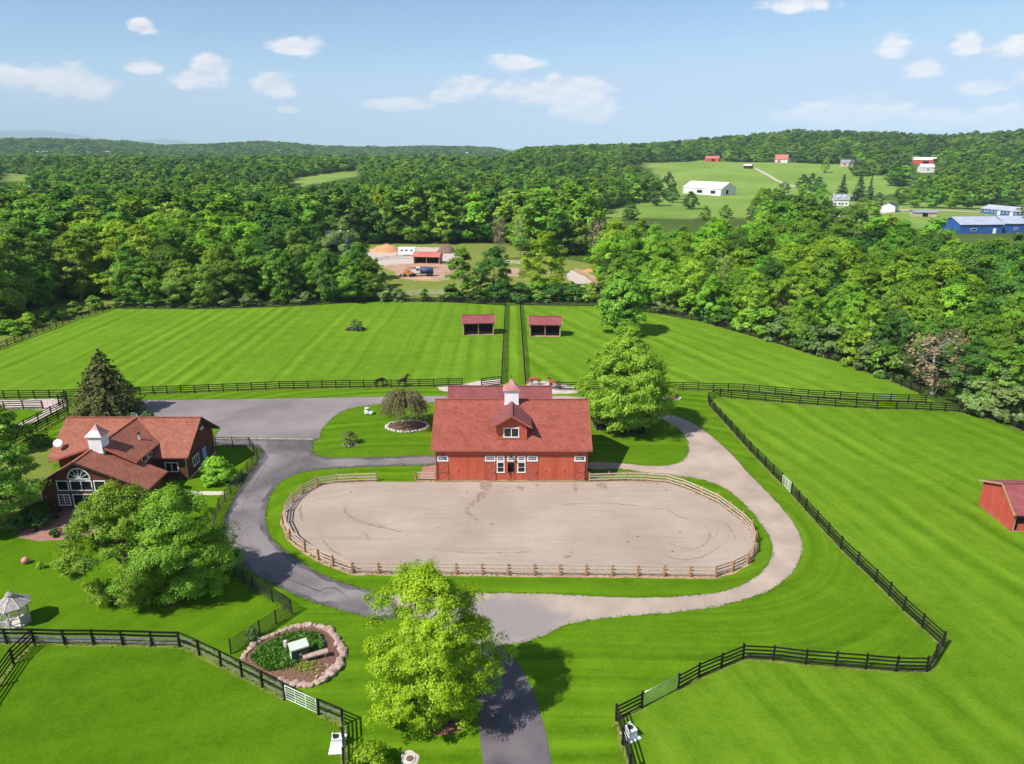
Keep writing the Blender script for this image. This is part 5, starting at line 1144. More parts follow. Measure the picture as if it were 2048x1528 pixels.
# ground cover
GC = PG([(500,1322),(520,1298),(560,1280),(600,1270),(638,1272),(650,1296),(640,1310),(612,1316),(600,1330),(585,1340),(560,1345),(528,1345)]); C = []
x0, x1, y0, y1 = min(p[0] for p in GC), max(p[0] for p in GC), min(p[1] for p in GC), max(p[1] for p in GC)
while len(C) < 5200:
    x, y = rk.uniform(x0,x1), rk.uniform(y0,y1)
    if inpoly(x, y, GC): C.append((x, y, .30+.20*noise.noise((x*1.2,y*1.2,2))+rk.uniform(-.12,.26)))
C = np.array(C); o = link('ground_cover', leaf_mesh('ground_cover', C, unit(rng.normal(0,.75,C.shape)+np.array([0,0,.6])), rng.uniform(.07,.17,len(C)), rng.normal(.5,.2,len(C)), 'leaf_cover'))
tag(o, 'dense green ground cover plants filling the left half of the stone bed', 'ground cover', kind='stuff')
C = []
for k in range(420):
    p = G(rk.gauss(608,16), rk.gauss(1338,8)); C.append((p[0], p[1], rk.uniform(.2,.45)))
C = np.array(C); tag(link('bed_plants', leaf_mesh('bed_plants', C, unit(rng.normal(0,.7,C.shape)+np.array([0,0,.6])), rng.uniform(.05,.10,len(C)), rng.normal(.5,.2,len(C)), 'leaf_yellow')), 'sparse yellowish seedlings on the bark mulch of the stone bed', 'ground cover', kind='stuff')
ub = thing('utility_box', 'pale green utility cabinet standing in the stone flower bed', 'cabinet', (*G(600,1319), .22), R(28)); ub.scale = (1.12,1.12,1.18)
MB().box(-.62,.62,-.45,.45,0,.12).build('plinth', 'concrete', ub); MB().box(-.58,.58,-.42,.42,.12,.92).build('cabinet', 'dark_green_steel', ub)
MB().box(-.583,-.58,-.40,.40,.14,.90).build('side_panel', 'utility_green', ub)  # thin pale slab on the sunward face, sunlight put into its colour
MB().extr([(-.64,-.48,.92),(.64,-.48,.92),(.64,.48,.92),(-.64,.48,.92)], (0,0,.10)).build('lid', 'utility_green', ub)
MB().box(-.10,.10,-.43,-.42,.4,.6).build('lock_plate', 'galvanized', ub)
sb = thing('stone_bench', 'low reddish stone slab bench beside the utility cabinet', 'bench', (*G(632,1321), .22), R(24))
MB().box(-.95,.95,-.26,.26,.34,.46).build('slab', 'field_stone', sb); MB().box(-.8,-.62,-.2,.2,-.1,.34).build('leg', 'field_stone', sb); MB().box(.62,.8,-.2,.2,-.1,.34).build('leg', 'field_stone', sb)
sp_ = thing('stone_post', 'small grey stone post left of the utility cabinet', 'post', (*G(573,1304), .2)); link('shaft', rock_mesh('shaft', 'pale_stone', 21, .32, .3, .9), sp_, (0,0,.35), (0,0,0), (.55,.55,.62)); link('cap', PS[0], sp_, (0,0,.82), (0,0,0), (.2,.2,.14))
sp_ = thing('stone_post', 'upright pinkish stone at the front corner of the utility cabinet', 'post', (*G(592,1327), .15)); link('shaft', rock_mesh('shaft', 'field_stone', 23, .3, .3, .9), sp_, (0,0,.3), (0,.1,0), (.5,.5,.55)); link('base_stone', FS[1], sp_, (.1,-.1,.05), (0,0,1), (.2,.2,.14))
# island bed round the weeping tree
c0 = (*G(815,853), 0); ib = thing('stone_bed', 'round mulch bed edged with pale stones under the weeping tree', 'flower bed', c0)
cir = [(c0[0]+2.6*math.cos(a)*1.15, c0[1]+2.2*math.sin(a)) for a in [2*math.pi*k/36 for k in range(36)]]
mound('soil', cir, .22, 'soil', ib, c0)
for i, p in enumerate(cir):
    s = rk.uniform(.20,.34); link('stone', rk.choice(PS), ib, (p[0]-c0[0], p[1]-c0[1], s*.35), (0,0,rk.uniform(0,6)), (s*1.1,s,s*.9))
for (px, py, rr_, lab, nn) in [(700,889,.9,'small ring of pale stones round the island shrub',16),(1343,796,1.4,'pale stone ring round the yellow-green shrub behind the barn tree',20)]:
    c1 = (*G(px, py), 0); ib = thing('stone_bed', lab, 'flower bed', c1); cc = [(c1[0]+rr_*math.cos(2*math.pi*k/nn), c1[1]+rr_*.8*math.sin(2*math.pi*k/nn)) for k in range(nn)]
    mound('soil', cc, .12, 'soil', ib, c1)
    for p in cc: s = rk.uniform(.12,.2); link('stone', rk.choice(PS), ib, (p[0]-c1[0], p[1]-c1[1], s*.35), (0,0,rk.uniform(0,6)), (s,s,s*.9))
c1 = (*G(710,659), 0); rp = thing('rock_pile', 'low pile of dark rocks in the middle of the left paddock', 'rocks', c1)
mound('soil', [(c1[0]+2.3*math.cos(2*math.pi*k/20), c1[1]+1.4*math.sin(2*math.pi*k/20)) for k in range(20)], .5, 'trim_brown', rp, c1)
for k in range(34):
    a = rk.uniform(0,6.28); f = math.sqrt(rk.random()); s = rk.uniform(.25,.5); link('rock', rk.choice(DS), rp, (2.2*f*math.cos(a), 1.3*f*math.sin(a), .15+.5*(1-f)), (rk.uniform(-.4,.4),0,rk.uniform(0,6)), (s,s,s*.9))
c1 = (*G(738,829), 0); st = thing('garden_ornament', 'white stone ornament with a tan cap on the island lawn', 'ornament', c1)
link('body', PS[0], st, (-.2,0,.45), (0,0,.3), (.52,.45,.8)); link('side_stone', PS[1], st, (.42,-.05,.32), (0,0,1), (.36,.34,.55)); MB().lathe([(.001,1.12),(.42,1.10),(.44,1.02),(.20,.95),(.19,.86)], (-.2,0,0), 14).build('cap', 'path_stone', st, True)
for o in st.children:
    if o.name.startswith(('body','side')): o.material_slots[0].link = 'OBJECT'; o.material_slots[0].material = MAT['white_paint']
tag(link('lawn_ball', (lambda: (MB().lathe([(.35*math.sin(math.pi*k/10)+.001, .35-.35*math.cos(math.pi*k/10)) for k in range(11)], n=16).mesh('lawn_ball', 'ball_pink', True)))(), None, (*G(52,1127), .0)), 'pink ball lying on the lawn at far left', 'ball')
# waterers, drain, chairs
def waterer(label, p, rz, pad):
    t_ = thing('stock_waterer', label, 'waterer', (*p, 0), rz, 'white stock waterers')
    MB().box(-pad[0]/2,pad[0]/2,-pad[1]/2,pad[1]/2,-.1,.07).build('pad', 'concrete', t_)
    b = MB().box(-.34,.34,-.28,.28,.07,.62).build('body', 'white_paint', t_); MB().box(-.36,.36,-.30,.30,.62,.70).build('rim', 'off_white', b)
    MB().lathe([(.001,.702),(.22,.702),(.20,.715),(.001,.708)], (-.08,0,0), 14).build('bowl', 'dark_iron', b)
    MB().box(-.36,-.30,.0,.2,.70,.86).build('hinge_cap', 'white_paint', b)
waterer('white stock waterer on a concrete pad by the bottom left fence', G(676,1489), R(4), (1.0,1.7))
waterer('white stock waterer by the fence corner at bottom right', G(1261,1472), R(-62), (1.1,1.0))
sheet('gravel_patch', PG([(802,1512),(816,1502),(830,1508),(836,1524),(826,1538),(806,1536)]), .016, 'gravel_pale', .15, 3)
dc = thing('drain_cover', 'round dark drain cover in a bare patch at the bottom edge', 'cover', (*G(820,1519), 0)); MB().lathe([(.33,-.1),(.33,.09),(.27,.10),(.27,-.1)], n=20).build('rim', 'concrete', dc); MB().lathe([(.001,.06),(.265,.06),(.265,.085),(.05,.10),(.001,.10)], n=20).build('lid', 'brush', dc)
for i, px in enumerate((246, 269)):
    t_ = thing('lawn_chair', ['left white lawn chair behind the house beside the spruce','right white lawn chair behind the house beside the spruce'][i], 'chair', (*G(px,836), 0), R(160+40*i), 'white lawn chairs')
    for k in range(4): MB().box(-.28,.28,-.30+.15*k,-.17+.15*k,.36-.03*k,.385-.03*k).build('seat_slat', 'white_paint', t_)
    for k in range(5): MB().beam((-.24+.12*k,.26,.28), (-.26+.13*k,.55,1.05), .1, .025).build('back_slat', 'white_paint', t_)
    for s in (-1, 1):
        MB().box(s*.36-.06,s*.36+.06,-.35,.35,.56,.585).build('arm', 'white_paint', t_)
        for y in (-.3,.25): MB().box(s*.33-.03,s*.33+.03,y-.04,y+.04,0,.56).build('leg', 'white_paint', t_)
wt = thing('water_trough', 'green oval water trough by the foot of the grass lane', 'trough', (*G(990,777), 0), .1)
mb = MB(); ov = lambda r, z: [(r*1.0*math.cos(2*math.pi*k/20), r*.55*math.sin(2*math.pi*k/20), z) for k in range(20)]
mb.add(ov(.95,0)+ov(1.0,.6)+ov(.94,.6)+ov(.9,.1), [(i*20+k,i*20+(k+1)%20,(i+1)*20+(k+1)%20,(i+1)*20+k) for i in range(3) for k in range(20)]+[tuple(range(60,80)), tuple(reversed(range(20)))]); mb.build('tub', 'dark_green_steel', wt); MB().extr(ov(.91,.48), (0,0,.005)).build('water', 'glass_dark', wt)

# ------------------------------------------------------------------ horses
def horse(label, loc, rz, mat, graze):
    V = {'pelvis': (-.55,0,1.26,.29), 'loin': (-.1,0,1.22,.29), 'chest': (.42,0,1.20,.32)}
    if graze: V.update(nb=(.72,0,1.22,.21), nm=(.98,0,.98,.14), poll=(1.14,0,.72,.105), face=(1.22,0,.46,.095), muz=(1.30,0,.22,.065))
    else: V.update(nb=(.70,0,1.42,.21), nm=(.90,0,1.68,.15), poll=(1.06,0,1.94,.105), face=(1.24,0,1.76,.10), muz=(1.40,0,1.54,.068))
    E_ = [('pelvis','loin'),('loin','chest'),('chest','nb'),('nb','nm'),('nm','poll'),('poll','face'),('face','muz')]
    for s, n_ in ((1,'l'),(-1,'r')):
        st = .10*s
        V.update({'hip'+n_:(-.62,.17*s,1.04,.18), 'sti'+n_:(-.48+st,.17*s,.84,.125), 'hoc'+n_:(-.74+st,.16*s,.52,.068), 'hf'+n_:(-.70+st,.16*s,.14,.05), 'hh'+n_:(-.63+st,.16*s,.045,.055),
                  'sho'+n_:(.46,.16*s,.96,.135), 'kne'+n_:(.50-st,.16*s,.52,.066), 'ff'+n_:(.50-st*1.3,.16*s,.14,.048), 'fh'+n_:(.56-st*1.3,.16*s,.045,.055),
                  'ear'+n_:(V['poll'][0]-.03,.07*s,V['poll'][2]+.13,.028)})
        E_ += [('pelvis','hip'+n_),('hip'+n_,'sti'+n_),('sti'+n_,'hoc'+n_),('hoc'+n_,'hf'+n_),('hf'+n_,'hh'+n_),('chest','sho'+n_),('sho'+n_,'kne'+n_),('kne'+n_,'ff'+n_),('ff'+n_,'fh'+n_),('poll','ear'+n_)]
    ks = list(V); me = bpy.data.meshes.new('body'); me.from_pydata([V[k][:3] for k in ks], [(ks.index(a), ks.index(b)) for a, b in E_], [])
    bm = bmesh.new(); bm.from_mesh(me); sk = bm.verts.layers.skin.verify(); bm.verts.ensure_lookup_table()
    for i, k in enumerate(ks): bm.verts[i][sk].radius = (V[k][3], V[k][3]); bm.verts[i][sk].use_root = (k == 'pelvis')
    bm.to_mesh(me); bm.free()
    tmp = bpy.data.objects.new('tmp', me); COL.objects.link(tmp); tmp.modifiers.new('s', 'SKIN').use_smooth_shade = True; tmp.modifiers.new('u', 'SUBSURF').levels = 1
    bpy.context.view_layer.update(); dg = bpy.context.evaluated_depsgraph_get(); m2 = bpy.data.meshes.new_from_object(tmp.evaluated_get(dg)); bpy.data.objects.remove(tmp)
    m2.materials.clear(); m2.materials.append(MAT[mat]); m2.polygons.foreach_set('use_smooth', [True]*len(m2.polygons))
    t_ = thing('horse', label, 'horse', loc, rz, 'horses by the paddock openings'); link('body', m2, t_)
    hm = 'horse_dark'
    MB().tube([(-.80,0,1.34),(-.95,0,1.15),(-.99,0,.8),(-.96,0,.45)], [.05,.07,.08,.02], 7).build('tail', hm, t_, True)
    a, b, c = (Vector(V[k][:3]) for k in ('nb','nm','poll')); up = Vector((-.10,0,.10))
    MB().tube([a+up*2.0, b+up*1.6, c+up*.9], [.05,.06,.035], 6).build('mane', hm, t_, True)
horse('black horse grazing behind the front paddock fence, left of two', (*G(760,772), 0), R(20), 'horse_dark', True)
horse('dark bay horse standing with raised head behind the front paddock fence', (*G(806,772), 0), R(35), 'horse_bay', False)
horse('chestnut horse grazing at the foot of the lane, right side', (*G(1070,770), 0), R(178), 'horse_chestnut', True)
horse('chestnut horse with raised head behind the barn roof near the tree', (*G(1108,777), 0), R(172), 'horse_chestnut', False)

# ------------------------------------------------------------------ rear yard
shed('open shed with bright red metal roof in the rear yard', (827,527), (879,528), 5.0, 2.5, 3.7, 2.4, 'tin_red', 'tan_wood', None, 'yard_shed')
a = G(797,513); tr = thing('box_trailer', 'white box trailer with small windows parked in the rear yard', 'trailer', (a[0], a[1], 0), 0)
MB().box(0,6.4,0,2.5,.7,3.3).build('body', 'white_paint', tr)
for x in (.9,2.7,4.5): MB().box(x,x+.8,-.02,0,2.0,2.5).build('window', 'glass_dark', tr)
for x in (2.6,3.6):
    for y in (.15,2.2): MB().tube([(x,y,.40),(x,y+.2,.40)], .40, 12).build('wheel', 'tyre', tr, True)
MB().box(-1.1,0,1.15,1.35,.65,.8).box(-.9,-.8,1.2,1.3,0,.65).build('hitch', 'dark_iron', tr)
def heap(name, label, base, wd, dp, h, mat, cat, seed, rough=.5):
    c1 = (*G(*base), 0); m = 28; n = 9; vs, fs = [], []
    for i in range(n):
        f = 1-i/n
        for k in range(m):
            a = 2*math.pi*k/m; x, y = wd*f*math.cos(a), dp*f*math.sin(a); q_ = noise.noise((x*.35+seed, y*.35, 0))*.5+noise.noise((x*1.3+seed, y*1.3, 0))*.25
            vs.append((x, y, (h*(1-f**1.6)*(1+rough*q_) if i else -.1)))
    vs.append((0,0,h))
    for i in range(n-1):
        for k in range(m): fs.append((i*m+k, i*m+(k+1)%m, (i+1)*m+(k+1)%m, (i+1)*m+k))
    for k in range(m): fs.append(((n-1)*m+k, (n-1)*m+(k+1)%m, n*m))
    o = MB().add(vs, fs).build(name, mat, None, True, c1); tag(o, label, cat); return o
heap('dirt_pile', 'long heap of orange earth at the left of the rear yard', (772,503), 6.5, 4, 3.0, 'orange_dirt', 'dirt pile', 2)
heap('dirt_pile', 'flat brown spoil bank in front of the red-roofed yard shed', (845,536), 6, 1.5, .5, 'soil', 'dirt pile', 5)
heap('brush_pile', 'reddish brown brush heap right of the red-roofed yard shed', (893,505), 4.2, 3.5, 3.2, 'brush', 'brush pile', 8, .9)
heap('dirt_pile', 'small orange earth heap at the right of the rear field', (1180,543), 2.6, 1.6, .9, 'orange_dirt', 'dirt pile', 12)
fence('yard_board_fence', 'white board fence curving behind the dirt field in the rear yard', PG([(750,522),(775,519),(800,517),(826,517)]), rails=(.35,.75,1.15), pmat='off_white', rmat='off_white', group='white fences of the rear yard')
fence('yard_board_fence', 'white board fence along the front of the rear field left of the bushes', PG([(795,592),(840,590),(885,589)]), rails=(.35,.75,1.15), pmat='off_white', rmat='off_white', group='white fences of the rear yard')
fence('yard_board_fence', 'white board fence behind the round yellow-green tree', PG([(1008,527),(1040,529)]), rails=(.35,.75,1.15), pmat='off_white', rmat='off_white', group='white fences of the rear yard')
fence('yard_board_fence', 'tan plank fence slanting at the right of the rear field', PG([(1150,543),(1170,552),(1200,574)]), rails=(.25,.55,.85,1.15), rh=.26, pmat='tan_wood', rmat='tan_wood', group='white fences of the rear yard')
tk = thing('tank_truck', 'blue tank truck with pale cab parked on the dirt of the rear yard', 'truck', (*G(846,552), 0), R(182))
MB().box(-3.4,3.2,-.45,.45,.75,1.0).build('chassis', 'dark_iron', tk)
cb = MB().extr([(.9,-1.1,1.0),(2.3,-1.1,1.0),(2.3,-1.1,1.9),(2.0,-1.1,2.75),(.9,-1.1,2.75)], (0,2.2,0)).build('cab', 'off_white', tk); MB().add([(2.31,-1.0,1.95),(2.31,1.0,1.95),(2.05,1.0,2.66),(2.05,-1.0,2.66)], [(0,1,2,3)]).extr([(2.312,-1.0,1.95),(2.312,1.0,1.95),(2.052,1.0,2.66),(2.052,-1.0,2.66)], (.015,0,0)).build('windscreen', 'glass_dark', cb)
for y in (-1.115,1.10): MB().box(1.1,1.95,y,y+.015,1.9,2.55).build('side_window', 'glass_dark', cb)
MB().extr([(2.305,-.8,1.0),(3.4,-.8,1.0),(3.4,-.8,1.55),(2.305,-.8,1.8)], (0,1.6,0)).build('bonnet', 'off_white', tk)
MB().tube([(-3.3,0,1.85),(-3.15,0,1.85),(.55,0,1.85),(.7,0,1.85)], [.55,.85,.85,.55], 16).build('tank', 'truck_blue', tk, True)
for x in (-2.6,-1.5,2.6):
    for y in (-1.0,.72): MB().tube([(x,y,.5),(x,y+.28,.5)], .5, 14).build('wheel', 'tyre', tk, True)
ld = thing('wheel_loader', 'rusty orange loader standing at the left of the tank truck', 'loader', (*G(815,553), 0), R(175))
MB().box(-1.6,1.0,-.7,.7,.7,1.5).build('body', 'loader_orange', ld); MB().box(-.5,.5,-.6,.6,1.5,2.3).build('cab', 'loader_orange', ld); MB().beam((.9,-.6,1.2),(2.1,-.6,.6),.12,.2).beam((.9,.6,1.2),(2.1,.6,.6),.12,.2).build('arm', 'loader_orange', ld)
MB().extr([(2.0,-.9,.05),(2.7,-.9,.05),(2.1,-.9,.8),(2.0,-.9,.8)], (0,1.8,0)).build('bucket', 'dark_iron', ld)
for x in (-1.1,.8):
    for y in (-1.0,.7): MB().tube([(x,y,.5),(x,y+.3,.5)], .5, 14).build('wheel', 'tyre', ld, True)
heap('dirt_pile', 'low reddish soil ridge below the tank truck', (850,557), 4.5, 1.0, .4, 'orange_dirt', 'dirt pile', 20)

# ------------------------------------------------------------------ far buildings
def farb(name, label, A, B, wd, ze, zr, wall, roof, cat='barn', feats=(), ridge='x', group=None, over=.5, gap=0):
    a, b = T(*A), T(*B); yaw = math.atan2(b[1]-a[1], b[0]-a[0]); ln = math.hypot(b[0]-a[0], b[1]-a[1])
    cx, sy = math.cos(yaw), math.sin(yaw)
    cs = [hgt(a[0]+cx*u-sy*v, a[1]+sy*u+cx*v) for u in (0, ln) for v in (0, wd)]
    zb = max(cs); t_ = thing(name, label, cat, (a[0], a[1], zb), yaw, group)
    lo = min(cs)-zb-.5
    if ridge == 'x':
        MB().extr([(0,0,lo),(0,wd,lo),(0,wd,ze),(0,wd/2,zr),(0,0,ze)], (ln,0,0)).build('wall', wall, t_)
        k = (zr-ze)/(wd/2); roof_gable_x(t_, -over, ln+over, -over, wd+over, ze-k*over+.25, zr+.25, roof, cap=False, th=.2)
    else:
        MB().extr([(0,0,lo),(ln,0,lo),(ln,0,ze),(ln/2,0,zr),(0,0,ze)], (0,wd,0)).build('wall', wall, t_)
        k = (zr-ze)/(ln/2); roof_gable_y(t_, -over, ln+over, -over, wd+over, ze-k*over+.25, zr+.25, roof, ln/2, cap=False, th=.2)
    for (nm, f, u, z, w_, h_, m_) in feats:
        o = {'S': (ln*u, 0, z), 'W': (0, wd*u, z), 'E': (ln, wd*u, z)}[f]; q_ = MB(); abox(q_, o, f, -w_/2, w_/2, 0, .06, 0, h_); q_.build(nm, m_, t_)
        if nm == 'window' and w_ > .9 and m_ == 'white_paint':
            g = MB(); abox(g, o, f, -w_/2+.15, w_/2-.15, .06, .075, .15, h_-.15); g.build('pane', 'glass_dark', t_.children[-1])
    return t_
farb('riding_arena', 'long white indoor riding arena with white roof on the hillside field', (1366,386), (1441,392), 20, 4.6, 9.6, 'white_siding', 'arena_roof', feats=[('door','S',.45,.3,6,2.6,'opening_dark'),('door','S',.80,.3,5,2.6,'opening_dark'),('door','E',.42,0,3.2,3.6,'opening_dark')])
BL = [('window','S',u,1.3,1.6,1.2,'white_paint') for u in (.30,.36)]+[('door','S',.82,0,1.6,2.4,'white_paint')]
farb('blue_barn', 'near bright blue barn with pale metal roof at the right edge', (1918,467.5), (2003,467), 14, 4.3, 7.2, 'blue_siding', 'blue_roof', feats=BL, group='blue barns at the right')
farb('blue_barn', 'second blue barn section continuing past the right edge', (2006,466), (2085,466), 13, 4.5, 7.4, 'blue_siding', 'blue_roof', feats=[('window','S',.3,1.4,1.6,1.2,'white_paint')], group='blue barns at the right')
farb('blue_stable', 'long low blue stable row with white windows at the right edge', (1962,426), (2090,440), 10, 2.9, 5.0, 'blue_siding', 'blue_roof', feats=[('window','S',u,1.0,1.3,1.1,'white_paint') for u in (.06,.11,.17,.23,.36,.42,.56,.62,.75,.82)]+[('door','S',u,0,2.2,2.6,'white_paint') for u in (.29,.49,.69)], group='blue barns at the right')
farb('garage', 'white garage with dark roof by the farm lane', (1761,423), (1789,424.5), 12, 3.6, 5.6, 'white_siding', 'dark_roof', 'garage', ridge='y', feats=[('window','E',.3,1.2,1.5,1.2,'glass_dark'),('door','E',.7,0,1.2,2.1,'dark_roof')])
fh = farb('farmhouse', 'white farmhouse with blue-grey dormered roof among trees on the slope', (1666,411.5), (1697,412), 8, 4.2, 7.6, 'white_siding', 'grey_roof', 'house', feats=[('window','S',u,z,1.0,1.3,'glass_dark') for u in (.15,.38,.62,.85) for z in (.8,)]+[('door','S',.5,0,1.1,2.1,'blue_roof')])
for u in (3.0, 7.0):
    d_ = MB().extr([(u-.9,.6,4.6),(u+.9,.6,4.6),(u+.9,.6,6.2),(u,.6,7.0),(u-.9,.6,6.2)], (0,2.6,0)).build('dormer', 'white_siding', fh); MB().box(u-.4,u+.4,.55,.598,5.1,6.1).build('window', 'glass_dark', d_)
farb('red_barn', 'small red barn at the top left of the hill field', (1410,323.5), (1437,323.5), 12, 4, 7, 'red_siding', 'tin_red', feats=[('door','S',.6,0,5,3,'opening_dark')], group='red barns on the hill')
farb('red_barn', 'red-roofed white barn in the middle of the hill crest', (1550,325.5), (1575,325.5), 12, 4.4, 10, 'white_siding', 'tin_red', feats=[('door','S',.3,0,4,3,'red_siding')], group='red barns on the hill')
farb('hill_house', 'tan building right of the red-roofed white barn on the hill', (1680,333), (1710,333.5), 12, 4, 7, 'tan_siding', 'grey_roof', 'house', feats=[('window','S',.3,1.2,2,1.5,'glass_dark')])
farb('red_barn', 'long red barn with pale roof at the upper right', (1823,328), (1870,328.5), 14, 5, 8, 'red_siding', 'off_white', feats=[('door','S',.6,0,6,3.5,'opening_dark')], group='red barns on the hill')
farb('white_barn', 'white barn below the long red barn at upper right', (1842,345.5), (1868,345), 12, 4.5, 7.5, 'white_siding', 'arena_roof', feats=[('window','S',.5,1.5,2,1.2,'glass_dark')])
farb('hay_shelter', 'small dark open shelter with white roof in the hill field', (1487,337), (1502,337.5), 6, 3.2, 4.4, 'shaded_inside', 'arena_roof', 'shelter', feats=[('panel','W',.5,0,4,2.6,'white_paint')])
farb('small_shed', 'tiny white shed at the left end of the hill crest', (1361,322), (1372,322), 6, 3, 5, 'white_siding', 'off_white', 'shed', feats=[('door','S',.5,0,1.5,2,'grey_roof')])
farb('brown_shed', 'long low brown shed below the white garage', (1826,433), (1874,434), 7, 2.4, 3.6, 'tan_siding', 'grey_roof', 'shed', feats=[('door','S',.5,0,3,2,'opening_dark')])
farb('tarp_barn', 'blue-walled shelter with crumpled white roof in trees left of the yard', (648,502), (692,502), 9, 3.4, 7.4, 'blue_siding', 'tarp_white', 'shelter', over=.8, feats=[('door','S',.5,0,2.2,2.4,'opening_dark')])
farb('valley_house', 'white and blue-roofed house showing between trees in the middle distance', (785,363), (800,363), 8, 4, 7, 'white_siding', 'blue_roof', 'house', feats=[('window','S',.5,1.5,1.6,1.2,'glass_dark')])
farb('valley_house', 'white house among the distant trees right of centre', (928,313), (938,313), 12, 8, 14, 'white_siding', 'off_white', 'house', feats=[('window','S',.5,3,2,2,'glass_dark')])
farb('valley_house', 'tiny white house on the wooded slope above the rear yard', (1108,322), (1117,322), 7, 6, 9, 'white_siding', 'grey_roof', 'house', feats=[('window','S',.5,3,2,2,'glass_dark')])
for i, px in enumerate((52,74,92,158,172,196,214,232)):
    farb('town_house', f'{ORD[i]} pale building from the left in the distant town', (px,311), (px+rk.uniform(9,15),311), 14, 8, 12, 'white_siding', rk.choice(['off_white','grey_roof']), 'building', feats=[('window','S',.5,3,3,2,'glass_dark')], group='distant town buildings')
def lane(name, pts, wd, mat):
    P = [Vector(T(*p)) for p in pts]; Q = smooth([(p.x, p.y) for p in P], False, 8); vs = []; fs = []
    for i, p in enumerate(Q):
        a = Q[max(i-1,0)]; b = Q[min(i+1,len(Q)-1)]; l = math.hypot(b[0]-a[0], b[1]-a[1]); nx, ny = -(b[1]-a[1])/l*wd/2, (b[0]-a[0])/l*wd/2
        for s in (-1, 0, 1): x, y = p[0]+nx*s, p[1]+ny*s; vs.append((x, y, hgt(x, y)+.18))
    for i in range(len(Q)-1):
        for k in (0, 1): fs.append((i*3+k, i*3+k+1, (i+1)*3+k+1, (i+1)*3+k))
    tag(MB().add(vs, fs).build(name, mat, None, True), kind='structure')
lane('farm_lane', [(1500,444),(1600,438),(1680,434),(1750,428),(1800,421),(1880,421),(1960,425)], 7, 'gravel_pale')
lane('farm_lane', [(1510,337),(1535,350),(1560,364),(1590,374)], 4, 'gravel_pale')
# trees round the farm on the slope
def hill_tree(px, py, topy, wpx, v, mat, lab, name='farm_tree', con=False):
    x, y, z = T(px, py); mp_ = MPP(y, z); h = (py-topy)*mp_*1.02; rr_ = wpx*mp_/2
    place_tree(v, name, lab, (x, y, z), px*.1, (rr_/(CON_R if con else 4.6), rr_/(CON_R if con else 4.6), h/(CON_H if con else 15)), mat)
CON_H, CON_R = 16.0, 4.0; CON = make_conifer(CON_H, CON_R, 22, 'leaf_blue', .55, 16, 'far_conifer', .8)
hill_tree(1716,402,352,38,CON,'leaf_blue','broad dark conifer behind the white farmhouse','farm_conifer',True); hill_tree(1738,400,354,20,CON,'leaf_blue','narrow dark conifer right of the broad conifer on the slope','farm_conifer',True); hill_tree(1683,398,352,30,CON,'leaf_blue','dark conifer just left of the broad conifer on the slope','farm_conifer',True)
for i, (px, py, ty, wp, m_, lab) in enumerate([(1380,418,386,34,'leaf_dark','round dark tree below the white riding arena'),(1335,400,350,28,'leaf_dark','dark tree left of the white riding arena'),(1345,405,374,24,'leaf_dark','small dark tree at the left corner of the riding arena'),(1310,412,370,40,'leaf_dark','tree clump at the left edge of the hill field'),(1300,390,350,44,'leaf_mid','green tree at the left edge of the hill field, upper'),
    (1567,392,366,22,'leaf_grey','pale grey-green tree in the hill field'),(1605,380,352,26,'leaf_dark','left dark tree of the pair in the hill field'),(1622,380,350,20,'leaf_dark','right dark tree of the pair in the hill field'),(1635,383,356,22,'leaf_dark','small dark tree beside the pair in the hill field'),(1520,430,378,40,'leaf_yellow','yellow-green tree right of the arena field'),(1548,436,384,54,'leaf_mid','large green tree left of the farmhouse'),(1578,432,392,40,'leaf_dark','dark tree behind the large green tree left of the farmhouse'),
    (1610,425,372,38,'leaf_mid','tall green tree left of the farmhouse'),(1640,428,374,36,'leaf_mid','green tree beside the farmhouse'),(1595,445,410,30,'leaf_grey','low grey bush left of the farm lane'),(1508,446,400,36,'leaf_olive','olive tree at the near edge of the arena field'),(1532,412,378,26,'leaf_dark','dark tree above the yellow-green tree by the arena field'),(1655,446,408,40,'leaf_mid','green tree at the near side of the farm lane'),(1625,448,404,36,'leaf_dark','dark tree at the near side of the farm lane'),(1700,446,420,30,'leaf_mid','low green tree left of the garage at the lane'),(1450,436,412,26,'leaf_mid','small green tree below the riding arena field'),(1410,440,414,24,'leaf_olive','small olive tree in the lower arena field'),(1260,440,408,34,'leaf_mid','green tree at the lower left of the hill meadow'),(1725,428,396,40,'leaf_fresh','bright tree right of the farmhouse'),(1755,415,388,26,'leaf_grey','grey tree behind the white garage'),(1705,430,412,44,'leaf_dark','low hedge tree below the farmhouse'),
    (1830,415,380,34,'leaf_fresh','light green tree right of the white garage'),(1865,416,374,38,'leaf_mid','green tree behind the farm lane, right'),(1900,417,370,40,'leaf_fresh','pale trunked tree left of the blue stable'),(1935,418,374,38,'leaf_mid','green tree just left of the blue stable'),(1985,395,360,44,'leaf_dark','dark tree behind the blue stable'),(2030,393,352,44,'leaf_mid','green tree at the right edge behind the blue stable'),(2010,412,398,56,'leaf_dark','low dark shrub behind the blue stable'),(1800,410,378,30,'leaf_mid','green tree behind the white garage, right'),
    (1775,345,322,26,'leaf_dark','dark tree left of the long red barn'),(1745,350,318,36,'leaf_mid','green tree on the crest left of the long red barn'),(1790,372,340,40,'leaf_dark','dark clump at the right end of the hill field'),(1720,352,322,30,'leaf_dark','dark tree at the upper right of hill field'),(1650,346,318,18,'leaf_fresh','small light tree on the hill crest near the tan building'),(1705,346,316,16,'leaf_dark','dark tree in front of the tan hill building')]):
    hill_tree(px, py, ty, wp, HI[i % 7], m_, lab)

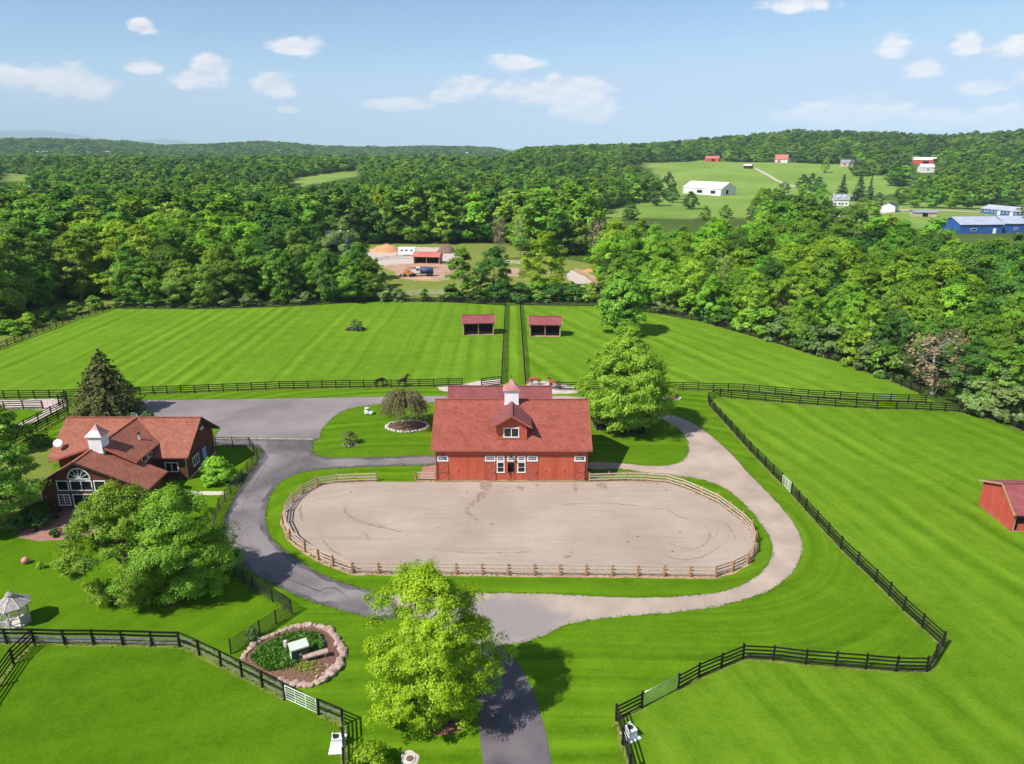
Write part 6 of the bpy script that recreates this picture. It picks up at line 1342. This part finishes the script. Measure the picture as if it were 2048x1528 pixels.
# ------------------------------------------------------------------ grass fringe along drives and fence feet
C = []; K = []
def fringe(pts, closed, n_per_m, spread, col):
    for a, b in zip(pts, pts[1:]+([pts[0]] if closed else [])):
        d = math.hypot(b[0]-a[0], b[1]-a[1])
        for _ in range(int(d*n_per_m+rk.random())):
            t = rk.random(); C.append((a[0]+(b[0]-a[0])*t+rk.gauss(0,spread), a[1]+(b[1]-a[1])*t+rk.gauss(0,spread), rk.uniform(.02,.10)))
for P in (smooth(ASPH, True, 4), smooth(GRAV, True, 3), smooth(PARK, True, 3)): fringe(P, True, 16, .10, 0)
n0 = len(C); C1 = np.array(C)
tag(link('drive_fringe', leaf_mesh('drive_fringe', C1, unit(rng.normal(0,.8,C1.shape)+np.array([0,0,.35])), rng.uniform(.04,.11,len(C1)), rng.normal(.45,.2,len(C1)), 'leaf_grass')), 'ragged fringe of grass blades along the edges of the drives', 'grass', kind='stuff')
C = []
for P in FL:
    if P[0][1] < 125: fringe(P, False, 12, .14, 0)
C1 = np.array(C)
tag(link('fence_grass', leaf_mesh('fence_grass', C1, unit(rng.normal(0,.8,C1.shape)+np.array([0,0,.3])), rng.uniform(.05,.15,len(C1)), rng.normal(.5,.25,len(C1)), 'leaf_hay')), 'longer dry grass left unmown along the fence feet', 'grass', kind='stuff')

# ------------------------------------------------------------------ distant mountains
MT = [(-300,272),(-100,268),(0,267),(90,265),(150,271),(210,279),(260,282),(330,279),(370,281),(400,285),(460,292),(520,299),(760,300),(820,296),(860,294),(910,298),(950,296),(1000,295),(1060,299),(1200,300),(2300,299)]
mb = MB(); na_, nr_ = 240, 7; vs = []; fs = []
for j in range(nr_):
    rr_ = 24000+j*450; f = math.sin(math.pi*j/(nr_-1))
    for i in range(na_):
        px = -300+2600*i/(na_-1); r_ = ray(px, 300); a = math.atan2(r_[0], r_[1]); x, y = rr_*math.sin(a), rr_*math.cos(a); h = CAMH+(300-interp(MT, px))/FPX*25500*.88
        vs.append((x, y, max(0, h*f+60*noise.noise((x/1800,y/1800,4))*f)-10))
for j in range(nr_-1):
    for i in range(na_-1): fs.append((j*na_+i, j*na_+i+1, (j+1)*na_+i+1, (j+1)*na_+i))
pm('mountain_wood', (.03,.06,.025), (.06,.10,.035), .004, .95)
tag(mb.add(vs, fs).build('mountains', 'mountain_wood', None, True), kind='structure')

# ------------------------------------------------------------------ haze
hz = MB().box(-29000,29000,-29000,29000,-16,760).mesh('haze', [])
hm = bpy.data.materials.new('haze_air'); hm.use_nodes = True; n_ = hm.node_tree
for q_ in list(n_.nodes): n_.nodes.remove(q_)
ov_ = n_.nodes.new('ShaderNodeOutputMaterial'); pv = n_.nodes.new('ShaderNodeVolumePrincipled'); pv.inputs['Density'].default_value = HAZE; pv.inputs['Color'].default_value = (.66,.82,1.0,1); pv.inputs['Anisotropy'].default_value = -0.2
n_.links.new(pv.outputs[0], ov_.inputs['Volume']); hz.materials.append(hm)
tag(link('haze', hz), 'thin blue summer haze over the valley', 'haze', kind='stuff')
